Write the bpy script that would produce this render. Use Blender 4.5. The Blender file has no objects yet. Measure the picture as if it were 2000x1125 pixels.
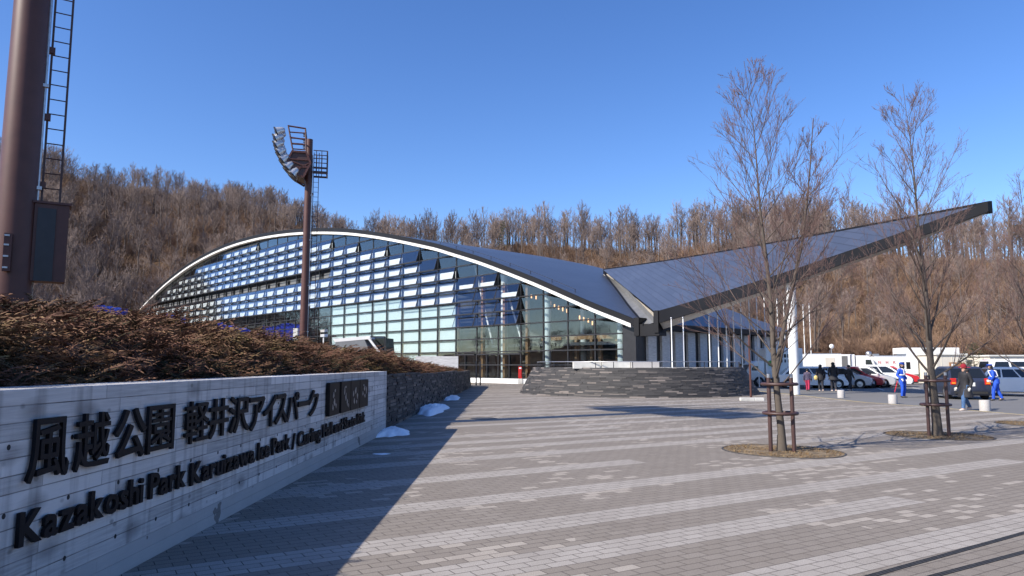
import bpy, bmesh, math, random
import numpy as np
from mathutils import Vector, Matrix
random.seed(7); rng = np.random.default_rng(7)
SC = bpy.context.scene
COL = SC.collection
R = math.radians
# ---------------------------------------------------------------- camera
CAMZ = 1.6; FPX = 1400.0; PITCH = math.atan(150/1400)
cam = bpy.data.cameras.new('camera'); cam.sensor_width = 36; cam.lens = 36*FPX/2000
cam.clip_start = 0.1; cam.clip_end = 3000
camo = bpy.data.objects.new('camera', cam); COL.objects.link(camo)
camo.location = (0, 0, CAMZ); camo.rotation_euler = (math.pi/2+PITCH, 0, 0)
SC.camera = camo
# ---------------------------------------------------------------- sky and sun
SUN_EL, SUN_AZ = R(37), R(30.5)          # shadows run along (cos az, sin az)
SKY_STRENGTH, SUN_STRENGTH = 0.135, 4.7
w = bpy.data.worlds.new('World'); SC.world = w; w.use_nodes = True
nt = w.node_tree; nt.nodes.clear()
out = nt.nodes.new('ShaderNodeOutputWorld'); bg = nt.nodes.new('ShaderNodeBackground')
sky = nt.nodes.new('ShaderNodeTexSky'); sky.sky_type = 'NISHITA'; sky.sun_disc = False
sky.sun_elevation = SUN_EL
TOSUN = Vector((-math.cos(SUN_AZ)*math.cos(SUN_EL), -math.sin(SUN_AZ)*math.cos(SUN_EL), math.sin(SUN_EL)))
sky.sun_rotation = math.atan2(TOSUN.x, TOSUN.y)
sky.altitude = 950; sky.air_density = 1.0; sky.dust_density = 1.0; sky.ozone_density = 3.0
hs = nt.nodes.new('ShaderNodeHueSaturation'); hs.inputs['Saturation'].default_value = 1.22; hs.inputs['Hue'].default_value = .511
nt.links.new(sky.outputs[0], hs.inputs['Color']); nt.links.new(hs.outputs[0], bg.inputs[0]); bg.inputs[1].default_value = SKY_STRENGTH
nt.links.new(bg.outputs[0], out.inputs[0])
sl = bpy.data.lights.new('sun', 'SUN'); sl.energy = SUN_STRENGTH; sl.angle = R(0.5); sl.color = (1, 0.925, 0.82)
so = bpy.data.objects.new('sun', sl); COL.objects.link(so)
so.rotation_euler = TOSUN.to_track_quat('Z', 'Y').to_euler()
SC.view_settings.view_transform = 'Standard'; SC.view_settings.look = 'None'
SC.view_settings.gamma = 1; SC.view_settings.exposure = 0.66; SC.view_settings.use_curve_mapping = False

# ---------------------------------------------------------------- pixel to world
def ray(px, py):
    cx = (px-1000)/FPX; cy = (562.5-py)/FPX
    return Vector((cx, math.cos(PITCH)-cy*math.sin(PITCH), math.sin(PITCH)+cy*math.cos(PITCH)))
CAM = Vector((0, 0, CAMZ))
def G(px, py, z=0.0):
    r = ray(px, py); return CAM+r*((z-CAMZ)/r.z)
def W(px, py, Y):
    r = ray(px, py); return CAM+r*(Y/r.y)

# ---------------------------------------------------------------- materials
MATS = {}
def new_mat(name):
    m = bpy.data.materials.new(name); m.use_nodes = True
    t = m.node_tree; t.nodes.clear()
    o = t.nodes.new('ShaderNodeOutputMaterial'); b = t.nodes.new('ShaderNodeBsdfPrincipled')
    t.links.new(b.outputs[0], o.inputs[0]); MATS[name] = m
    return m, t, b
def N(t, kind, **kw):
    n = t.nodes.new('ShaderNode'+kind)
    for k, v in kw.items(): setattr(n, k, v)
    return n
def lk(t, a, b): t.links.new(a, b)
def math_n(t, op, a, b=None, c=None):
    n = N(t, 'Math', operation=op)
    for i, v in enumerate((a, b, c)):
        if v is None: continue
        if isinstance(v, (int, float)): n.inputs[i].default_value = v
        else: lk(t, v, n.inputs[i])
    return n.outputs[0]
def mixc(t, f, a, b, mode='MIX'):
    n = N(t, 'Mix', data_type='RGBA', blend_type=mode)
    for s, v in ((n.inputs[0], f), (n.inputs[6], a), (n.inputs[7], b)):
        if isinstance(v, (int, float)): s.default_value = v
        elif isinstance(v, tuple): s.default_value = (*v[:3], 1)
        else: lk(t, v, s)
    return n.outputs[2]
def pm(name, col, rough=.6, var=.15, scale=4.0, bump=0.0, metal=0.0, spec=.5, col2=None, coord='Object', stretch=(1,1,1), coat=0):
    m, t, b = new_mat(name)
    tc = N(t, 'TexCoord'); mp = N(t, 'Mapping'); mp.inputs['Scale'].default_value = stretch
    lk(t, tc.outputs[coord], mp.inputs[0])
    nz = N(t, 'TexNoise'); nz.inputs['Scale'].default_value = scale; nz.inputs['Detail'].default_value = 6
    lk(t, mp.outputs[0], nz.inputs[0])
    a = tuple(max(0, c*(1-var)) for c in col); c2 = col2 or tuple(min(1, c*(1+var)) for c in col)
    rp = N(t, 'ValToRGB'); rp.color_ramp.elements[0].position = .3; rp.color_ramp.elements[1].position = .7
    rp.color_ramp.elements[0].color = (*a, 1); rp.color_ramp.elements[1].color = (*c2, 1)
    lk(t, nz.outputs[0], rp.inputs[0]); lk(t, rp.outputs[0], b.inputs['Base Color'])
    b.inputs['Roughness'].default_value = rough; b.inputs['Metallic'].default_value = metal
    b.inputs['Specular IOR Level'].default_value = spec; b.inputs['Coat Weight'].default_value = coat
    if bump:
        bp = N(t, 'Bump'); bp.inputs['Strength'].default_value = bump; bp.inputs['Distance'].default_value = .02
        lk(t, nz.outputs[0], bp.inputs['Height']); lk(t, bp.outputs[0], b.inputs['Normal'])
    return m
def glass_mat(name, tint=(.62, .72, .75), refl=.12, fres=.9):
    m = bpy.data.materials.new(name); m.use_nodes = True; t = m.node_tree; t.nodes.clear()
    o = N(t, 'OutputMaterial'); tr = N(t, 'BsdfTransparent'); gl = N(t, 'BsdfGlossy'); mx = N(t, 'MixShader'); lw = N(t, 'LayerWeight')
    tr.inputs[0].default_value = (*tint, 1); gl.inputs['Roughness'].default_value = .015; gl.inputs[0].default_value = (.9, .95, 1, 1)
    lw.inputs[0].default_value = .5
    f = math_n(t, 'MULTIPLY_ADD', math_n(t, 'POWER', lw.outputs['Facing'], 4.0), fres, refl)
    lk(t, f, mx.inputs[0]); lk(t, tr.outputs[0], mx.inputs[1]); lk(t, gl.outputs[0], mx.inputs[2]); lk(t, mx.outputs[0], o.inputs[0])
    # faint ripple so that each pane mirrors slightly differently
    tc = N(t, 'TexCoord'); nz = N(t, 'TexNoise'); nz.inputs['Scale'].default_value = .35; lk(t, tc.outputs['Object'], nz.inputs[0])
    bp = N(t, 'Bump'); bp.inputs['Strength'].default_value = .06; bp.inputs['Distance'].default_value = .3
    lk(t, nz.outputs[0], bp.inputs['Height']); lk(t, bp.outputs[0], gl.inputs['Normal'])
    MATS[name] = m; return m

# ---------------------------------------------------------------- mesh builder
class MB:
    def __init__(s): s.v = []; s.f = []; s.n = 0
    def add(s, verts, faces):
        k = s.n; s.v.extend(tuple(x) for x in verts); s.f.extend(tuple(i+k for i in f) for f in faces); s.n = len(s.v); return s
    def box(s, c, size, rz=0, ax=None):
        x, y, z = size[0]/2, size[1]/2, size[2]/2
        pts = [Vector((a, b, d)) for a in (-x, x) for b in (-y, y) for d in (-z, z)]
        if ax is not None: M = ax
        else: M = Matrix.Rotation(rz, 3, 'Z')
        c = Vector(c)
        return s.add([c+M@p for p in pts], [(0,1,3,2),(4,6,7,5),(0,4,5,1),(2,3,7,6),(0,2,6,4),(1,5,7,3)])
    def hexa(s, p):   # 8 points: bottom 0-3 ccw, top 4-7
        return s.add(p, [(3,2,1,0),(4,5,6,7),(0,1,5,4),(1,2,6,5),(2,3,7,6),(3,0,4,7)])
    def bar(s, a, b, w, h=None, up=Vector((0,0,1))):
        a, b = Vector(a), Vector(b); h = h or w
        d = (b-a).normalized(); x = d.cross(up)
        if x.length < 1e-4: x = d.cross(Vector((1,0,0)))
        x.normalize(); y = x.cross(d)
        q = [x*-w/2+y*-h/2, x*w/2+y*-h/2, x*w/2+y*h/2, x*-w/2+y*h/2]
        return s.add([a+i for i in q]+[b+i for i in q], [(3,2,1,0),(4,5,6,7),(0,1,5,4),(1,2,6,5),(2,3,7,6),(3,0,4,7)])
    def tube(s, pts, rad, n=8, cap=True):
        pts = [Vector(p) for p in pts]
        if isinstance(rad, (int, float)): rad = [rad]*len(pts)
        V = []; F = []; m = len(pts); x = None
        for i, p in enumerate(pts):
            d = (pts[min(i+1, m-1)]-pts[max(i-1, 0)]).normalized()
            if x is None:
                x = d.cross(Vector((0,0,1)))
                if x.length < .05: x = d.cross(Vector((0,1,0)))
            x = (x-d*x.dot(d)).normalized(); y = d.cross(x)
            for k in range(n):
                a = 2*math.pi*k/n; V.append(p+(x*math.cos(a)+y*math.sin(a))*rad[i])
        for i in range(m-1):
            for k in range(n):
                F.append((i*n+k, i*n+(k+1)%n, (i+1)*n+(k+1)%n, (i+1)*n+k))
        if cap: F.append(tuple(range(n-1, -1, -1))); F.append(tuple((m-1)*n+k for k in range(n)))
        return s.add(V, F)
    def lathe(s, c, prof, n=16, sx=1, sy=1):   # prof: (r, z)
        c = Vector(c); V = []; F = []; m = len(prof)
        for r, z in prof:
            for k in range(n):
                a = 2*math.pi*k/n; V.append(c+Vector((r*math.cos(a)*sx, r*math.sin(a)*sy, z)))
        for i in range(m-1):
            for k in range(n): F.append((i*n+k, i*n+(k+1)%n, (i+1)*n+(k+1)%n, (i+1)*n+k))
        F.append(tuple(range(n-1, -1, -1))); F.append(tuple((m-1)*n+k for k in range(n)))
        return s.add(V, F)
    def prism(s, poly, off):   # poly: list of 3d points, extruded by off
        off = Vector(off); n = len(poly); P = [Vector(p) for p in poly]
        return s.add(P+[p+off for p in P], [tuple(range(n-1, -1, -1)), tuple(range(n, 2*n))]+[(i, (i+1)%n, n+(i+1)%n, n+i) for i in range(n)])
    def quad(s, *p): return s.add(p, [tuple(range(len(p)))])
    def blob(s, c, r, n=10, m=7):
        c = Vector(c); r = r if isinstance(r, tuple) else (r, r, r); V = [c+Vector((0,0,-r[2]))]; F = []
        for i in range(1, m):
            ph = -math.pi/2+math.pi*i/m
            for k in range(n):
                a = 2*math.pi*k/n; V.append(c+Vector((r[0]*math.cos(ph)*math.cos(a), r[1]*math.cos(ph)*math.sin(a), r[2]*math.sin(ph))))
        V.append(c+Vector((0,0,r[2]))); L = len(V)-1
        for k in range(n): F.append((0, 1+(k+1)%n, 1+k)); F.append((L, L-n+k, L-n+(k+1)%n))
        for i in range(m-2):
            for k in range(n):
                a = 1+i*n; F.append((a+k, a+(k+1)%n, a+n+(k+1)%n, a+n+k))
        return s.add(V, F)
    def mesh(s, name, origin=(0,0,0)):
        me = bpy.data.meshes.new(name); o = Vector(origin)
        me.from_pydata([Vector(v)-o for v in s.v], [], s.f); me.validate(); me.update()
        return me
    def build(s, name, mat, parent=None, origin=None, smooth=False, bevel=0, label=None):
        org = Vector(origin) if origin is not None else (Vector(parent['_o']) if parent is not None and '_o' in parent else Vector((0,0,0)))
        me = s.mesh(name, org)
        bm = bmesh.new(); bm.from_mesh(me); bmesh.ops.recalc_face_normals(bm, faces=bm.faces); bm.to_mesh(me); bm.free()
        o = bpy.data.objects.new(name, me); COL.objects.link(o)
        if mat: me.materials.append(MATS[mat] if isinstance(mat, str) else mat)
        if smooth:
            me.polygons.foreach_set('use_smooth', [True]*len(me.polygons))
            if smooth != True: me.set_sharp_from_angle(angle=R(smooth))
        if bevel:
            b = o.modifiers.new('bevel', 'BEVEL'); b.width = bevel; b.segments = 2; b.limit_method = 'ANGLE'
        if parent is not None:
            o.parent = parent; o['_o'] = tuple(org)
        else: o.location = org; o['_o'] = tuple(org)
        if label: o['label'] = label
        return o
def tag(o, label=None, cat=None, group=None, kind=None):
    if label: o['label'] = label
    if cat: o['category'] = cat
    if group: o['group'] = group
    if kind: o['kind'] = kind
    return o
def thing(name, label, cat, loc=(0,0,0), group=None, world=True, rz=0):
    """Empty at the thing's base. world=True: its parts are given in world coordinates."""
    o = bpy.data.objects.new(name, None); COL.objects.link(o); o.empty_display_size = .2
    o.location = loc; o.rotation_euler = (0, 0, rz); o['_o'] = tuple(loc) if world else (0., 0., 0.)
    return tag(o, label, cat, group)
def copy_tree(o, parent=None):
    c = o.copy(); COL.objects.link(c)
    if parent is not None: c.parent = parent
    for ch in [x for x in o.children]: copy_tree(ch, c)
    return c
def smooth_noise(x, y, seed=0):
    return (math.sin(x*1.3+seed)*math.cos(y*1.7-seed*2)+.5*math.sin(x*2.9-y*2.3+seed*3)+.25*math.sin(x*5.1+y*6.3+seed))/1.75
# ---------------------------------------------------------------- plain materials
pm('brown_steel', (.085, .035, .028), .45, .12, 3, spec=.4)
pm('brown_steel_dark', (.06, .03, .026), .5, .15, 5)
pm('galvanised', (.45, .45, .46), .35, .15, 8, metal=.8)
pm('lamp_bowl', (.58, .59, .60), .32, .1, 5, metal=.55)
pm('black_metal', (.018, .018, .022), .4, .2, 5)
pm('dark_frame', (.022, .021, .023), .4, .2, 3)
pm('fascia_dark', (.009, .009, .011), .55, .2, .6, spec=.25)
pm('white_paint', (.78, .78, .76), .4, .05, 2)
pm('white_beam', (.70, .69, .665), .45, .05, .8)
pm('offwhite', (.66, .65, .60), .6, .08, 1.2)
pm('blind_white', (.82, .83, .80), .8, .04, .7)
pm('wood_warm', (.30, .155, .07), .5, .3, 6, stretch=(1, 1, .15))
pm('interior_dark', (.05, .052, .06), .7, .3, .7)
pm('interior_wall', (.16, .15, .14), .8, .3, .5)
pm('gutter_grey', (.15, .15, .147), .5, .15, 1.5)
pm('soffit', (.34, .315, .285), .6, .1, 1)
pm('concrete_light', (.55, .54, .50), .8, .15, 3, bump=.2)
pm('bollard_stone', (.42, .40, .385), .85, .25, 60, bump=.2)
pm('snow', (.86, .89, .93), .6, .06, 9, bump=.6)
pm('bark', (.16, .125, .10), .9, .45, 9, bump=.6, stretch=(1, 1, .3))
pm('tarp_blue', (.012, .03, .42), .45, .3, 3)
pm('pine_green', (.045, .06, .02), .8, .5, 3)
pm('rubber', (.02, .02, .02), .8, .2, 9)
pm('alloy', (.55, .55, .56), .3, .1, 6, metal=.8)
pm('car_glass', (.012, .015, .018), .06, .1, 1, spec=.7)
pm('tail_red', (.5, .02, .015), .25, .1, 4)
pm('head_clear', (.65, .67, .7), .15, .1, 4)
pm('plate_white', (.75, .76, .75), .5, .05, 4)
pm('red_print', (.5, .02, .02), .5, .1, 4)
pm('green_print', (.10, .35, .06), .5, .1, 4)
pm('blue_print', (.05, .22, .5), .5, .1, 4)
pm('black_print', (.02, .02, .025), .5, .1, 4)
pm('orange_light', (.8, .25, .02), .3, .1, 4)
pm('skin', (.48, .28, .19), .6, .06, 8)
pm('hair_black', (.012, .010, .009), .6, .3, 20)
pm('jacket_black', (.014, .014, .018), .75, .3, 12, bump=.3)
pm('jacket_plaid', (.06, .05, .09), .8, .7, 22)
pm('trouser_dark', (.018, .02, .03), .8, .3, 12)
pm('trouser_pink', (.35, .02, .07), .8, .2, 12)
pm('uniform_blue', (.012, .075, .50), .65, .25, 9, bump=.3)
pm('reflective_white', (.82, .82, .78), .5, .06, 9)
pm('denim', (.05, .11, .23), .85, .3, 22)
pm('beanie_red', (.24, .008, .02), .9, .3, 40, bump=.4)
pm('shoe_pale', (.62, .50, .43), .6, .1, 9)
pm('shoe_dark', (.03, .03, .03), .6, .1, 9)
pm('glove_white', (.75, .73, .68), .7, .05, 9)
pm('baton_red', (.7, .02, .03), .3, .1, 9)
pm('letter_black', (.007, .007, .009), .6, .3, 6, spec=.2)
pm('plaque_bronze', (.013, .010, .009), .6, .3, 7, spec=.2)
pm('plaque_figure', (.26, .24, .23), .4, .3, 7)
pm('shed_cream', (.62, .58, .50), .7, .08, 1)
pm('shed_grey', (.20, .21, .22), .6, .15, 1)
pm('container_dark', (.12, .12, .13), .6, .15, 2)
pm('yellow_line', (.55, .42, .16), .8, .3, 14)
pm('white_line', (.55, .55, .53), .8, .3, 14)
pm('iron', (.05, .048, .046), .6, .3, 18, bump=.4)
pm('stone_grey', (.56, .555, .55), .8, .2, 3, stretch=(1, 1, 8), bump=.3)
for nm, c in (('car_white', (.74, .75, .75)), ('car_silver', (.45, .46, .48)), ('car_red', (.42, .015, .02)), ('car_blue', (.045, .055, .09))):
    pm(nm, c, .28, .04, 1, metal=.35 if nm in ('car_silver', 'car_blue') else 0, coat=.6)
glass_mat('glass_louvre', (.93, .95, .96), .07, .9)
glass_mat('glass_clear', (.80, .85, .865), .06, .9)

def attr_mat(name, cols, rough=.85, attr='mixf'):
    m, t, b = new_mat(name)
    a = N(t, 'Attribute', attribute_name=attr)
    rp = N(t, 'ValToRGB'); els = rp.color_ramp.elements
    while len(els) < len(cols): els.new(.5)
    for e, (p, c) in zip(els, cols): e.position = p; e.color = (*c, 1)
    tc = N(t, 'TexCoord'); nz = N(t, 'TexNoise'); nz.inputs['Scale'].default_value = 3; lk(t, tc.outputs['Object'], nz.inputs[0])
    f = math_n(t, 'ADD', a.outputs['Fac'], math_n(t, 'MULTIPLY', math_n(t, 'SUBTRACT', nz.outputs[0], .5), .25))
    lk(t, f, rp.inputs[0]); lk(t, rp.outputs[0], b.inputs['Base Color'])
    b.inputs['Roughness'].default_value = rough; b.inputs['Specular IOR Level'].default_value = .2
    return m
attr_mat('young_bark', [(0, (.105, .088, .072)), (.4, (.10, .08, .068)), (.75, (.15, .10, .088)), (1, (.185, .105, .092))])
attr_mat('forest_bark', [(0, (.095, .078, .068)), (.4, (.155, .122, .107)), (1, (.245, .188, .165))])
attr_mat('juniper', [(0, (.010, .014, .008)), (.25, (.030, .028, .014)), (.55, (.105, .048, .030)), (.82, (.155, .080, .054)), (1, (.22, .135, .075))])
mj = MATS['juniper']; tj = mj.node_tree; bj = [n for n in tj.nodes if n.type == 'BSDF_PRINCIPLED'][0]
src_c = bj.inputs['Base Color'].links[0].from_socket; tcj = N(tj, 'TexCoord'); nj = N(tj, 'TexNoise'); nj.inputs['Scale'].default_value = .8; nj.inputs['Detail'].default_value = 5; lk(tj, tcj.outputs['Object'], nj.inputs[0])
rj = N(tj, 'ValToRGB'); rj.color_ramp.elements[0].position = .5; rj.color_ramp.elements[1].position = .66; lk(tj, nj.outputs[0], rj.inputs[0])
lk(tj, mixc(tj, math_n(tj, 'MULTIPLY', rj.outputs[0], .75), src_c, mixc(tj, 1.0, src_c, (.85, 1.25, .75), 'MULTIPLY')), bj.inputs['Base Color'])
attr_mat('dry_grass', [(0, (.10, .055, .022)), (.5, (.23, .14, .06)), (1, (.38, .28, .14))])
attr_mat('brush_twigs', [(0, (.11, .075, .055)), (.6, (.20, .125, .09)), (1, (.28, .19, .12))])

# paving: rows of long pavers laid along the plaza's axis, with paler bands three rows deep
BAND_ANGLE = R(31); ROW = .122
def paving_mat():
    m, t, b = new_mat('paving')
    tc = N(t, 'TexCoord'); mp = N(t, 'Mapping'); mp.inputs['Rotation'].default_value = (0, 0, -BAND_ANGLE)
    lk(t, tc.outputs['Object'], mp.inputs[0]); sx = N(t, 'SeparateXYZ'); lk(t, mp.outputs[0], sx.inputs[0])
    u, v = sx.outputs[0], sx.outputs[1]
    br = N(t, 'TexBrick'); br.offset = .5; br.inputs['Scale'].default_value = 1; br.inputs['Mortar Size'].default_value = .0048
    br.inputs['Mortar Smooth'].default_value = .3; br.inputs['Brick Width'].default_value = .245; br.inputs['Row Height'].default_value = ROW
    br.inputs['Color1'].default_value = (0, 0, 0, 1); br.inputs['Color2'].default_value = (1, 1, 1, 1); br.inputs['Mortar'].default_value = (.5, .5, .5, 1)
    lk(t, mp.outputs[0], br.inputs[0])
    row = math_n(t, 'FLOOR', math_n(t, 'DIVIDE', v, ROW))
    mask = None
    bands = [(2.4, 99, -99), (3.78, 99, -99), (5.06, 8.6, -99), (6.2, 13.6, -99), (7.62, 99, -99), (9.32, 8.1, -99), (11.1, 99, -99), (12.2, 99, -99), (13.3, 99, -99),
             (14.6, 12, -99), (15.7, 99, 9.5), (17.0, 99, -99), (18.5, 20, -99), (20.2, 99, -99), (21.7, 99, 11), (23.7, 99, -99), (26, 99, -99), (27.5, 22, -99), (29.5, 99, -99), (32, 99, -99),
             (.9, 99, -99), (-1, 99, -99), (10.0, 99, 12.4), (34.5, 99, -99), (37, 99, -99), (40, 99, -99)]
    for vc, ue, us in bands:
        r0 = math.floor(vc/ROW)
        k = math_n(t, 'COMPARE', row, r0+.5, 1.6)
        if ue < 90: k = math_n(t, 'MULTIPLY', k, math_n(t, 'LESS_THAN', u, ue))
        if us > -90: k = math_n(t, 'MULTIPLY', k, math_n(t, 'GREATER_THAN', u, us))
        mask = k if mask is None else math_n(t, 'MAXIMUM', mask, k)
    rnd = br.outputs['Color']
    sep = N(t, 'SeparateColor'); lk(t, rnd, sep.inputs[0]); rv = sep.outputs[0]
    big = N(t, 'TexNoise'); big.inputs['Scale'].default_value = .28; big.inputs['Detail'].default_value = 4; lk(t, tc.outputs['Object'], big.inputs[0])
    med = N(t, 'TexNoise'); med.inputs['Scale'].default_value = 2.2; med.inputs['Detail'].default_value = 5; lk(t, tc.outputs['Object'], med.inputs[0])
    fine = N(t, 'TexNoise'); fine.inputs['Scale'].default_value = 170; fine.inputs['Detail'].default_value = 2; lk(t, tc.outputs['Object'], fine.inputs[0])
    dark = mixc(t, big.outputs[0], (.200, .174, .146), (.268, .234, .197))
    dark = mixc(t, math_n(t, 'MULTIPLY', rv, .35), dark, (.31, .277, .24))
    odd = math_n(t, 'MULTIPLY', math_n(t, 'GREATER_THAN', rv, .76), math_n(t, 'GREATER_THAN', big.outputs[0], .50))
    dark = mixc(t, math_n(t, 'MULTIPLY', odd, .6), dark, (.47, .42, .36))
    light = mixc(t, rv, (.345, .315, .280), (.39, .357, .32))
    c = mixc(t, mask, dark, light)
    c = mixc(t, math_n(t, 'MULTIPLY', math_n(t, 'SUBTRACT', med.outputs[0], .35), .55), c, (.17, .145, .125))
    rf = N(t, 'ValToRGB'); rf.color_ramp.elements[0].position = .36; rf.color_ramp.elements[1].position = .64
    rf.color_ramp.elements[0].color = (.55, .55, .55, 1); rf.color_ramp.elements[1].color = (1.3, 1.3, 1.3, 1); lk(t, fine.outputs[0], rf.inputs[0])
    c = mixc(t, 1.0, c, rf.outputs[0], 'MULTIPLY')
    stn = N(t, 'TexNoise'); stn.inputs['Scale'].default_value = .75; stn.inputs['Detail'].default_value = 8; stn.inputs['Roughness'].default_value = .7; lk(t, tc.outputs['Object'], stn.inputs[0])
    sr = N(t, 'ValToRGB'); sr.color_ramp.elements[0].position = .50; sr.color_ramp.elements[1].position = .72; lk(t, stn.outputs[0], sr.inputs[0])
    c = mixc(t, math_n(t, 'MULTIPLY', sr.outputs[0], .24), c, (.15, .125, .105))
    joint = mixc(t, med.outputs[0], (.05, .042, .036), (.12, .10, .085))
    c = mixc(t, br.outputs['Fac'], c, joint)
    lk(t, c, b.inputs['Base Color']); b.inputs['Roughness'].default_value = .85; b.inputs['Specular IOR Level'].default_value = .25
    h = math_n(t, 'MULTIPLY_ADD', br.outputs['Fac'], -1.0, math_n(t, 'ADD', math_n(t, 'MULTIPLY', rv, .35), math_n(t, 'MULTIPLY', fine.outputs[0], .25)))
    bp = N(t, 'Bump'); bp.inputs['Strength'].default_value = .55; bp.inputs['Distance'].default_value = .008; lk(t, h, bp.inputs['Height']); lk(t, bp.outputs[0], b.inputs['Normal'])
paving_mat()

def asphalt_mat():
    m, t, b = new_mat('asphalt')
    tc = N(t, 'TexCoord'); f = N(t, 'TexNoise'); f.inputs['Scale'].default_value = 90; lk(t, tc.outputs['Object'], f.inputs[0])
    g = N(t, 'TexNoise'); g.inputs['Scale'].default_value = .4; g.inputs['Detail'].default_value = 6; lk(t, tc.outputs['Object'], g.inputs[0])
    c = mixc(t, g.outputs[0], (.13, .125, .12), (.21, .205, .20)); c = mixc(t, math_n(t, 'MULTIPLY', f.outputs[0], .5), c, (.09, .09, .09))
    lk(t, c, b.inputs['Base Color']); b.inputs['Roughness'].default_value = .9
asphalt_mat()

def earth_mat(name, c1, c2, c3):
    m, t, b = new_mat(name)
    tc = N(t, 'TexCoord'); f = N(t, 'TexNoise'); f.inputs['Scale'].default_value = .9; f.inputs['Detail'].default_value = 9; f.inputs['Roughness'].default_value = .75; lk(t, tc.outputs['Object'], f.inputs[0])
    g = N(t, 'TexNoise'); g.inputs['Scale'].default_value = .045; g.inputs['Detail'].default_value = 5; lk(t, tc.outputs['Object'], g.inputs[0])
    rp = N(t, 'ValToRGB'); rp.color_ramp.elements[0].position = .38; rp.color_ramp.elements[1].position = .64
    rp.color_ramp.elements[0].color = (*c1, 1); rp.color_ramp.elements[1].color = (*c2, 1); lk(t, f.outputs[0], rp.inputs[0])
    rg = N(t, 'ValToRGB'); rg.color_ramp.elements[0].position = .52; rg.color_ramp.elements[1].position = .66; lk(t, g.outputs[0], rg.inputs[0])
    c = mixc(t, math_n(t, 'MULTIPLY', rg.outputs[0], .6), rp.outputs[0], c3)
    lk(t, c, b.inputs['Base Color']); b.inputs['Roughness'].default_value = .95; b.inputs['Specular IOR Level'].default_value = .1
    bp = N(t, 'Bump'); bp.inputs['Strength'].default_value = .9; bp.inputs['Distance'].default_value = .8; lk(t, f.outputs[0], bp.inputs['Height']); lk(t, bp.outputs[0], b.inputs['Normal'])
earth_mat('hill_earth', (.085, .045, .03), (.24, .14, .09), (.30, .22, .11))
earth_mat('bare_ground', (.22, .17, .12), (.36, .29, .21), (.30, .25, .15))

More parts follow.
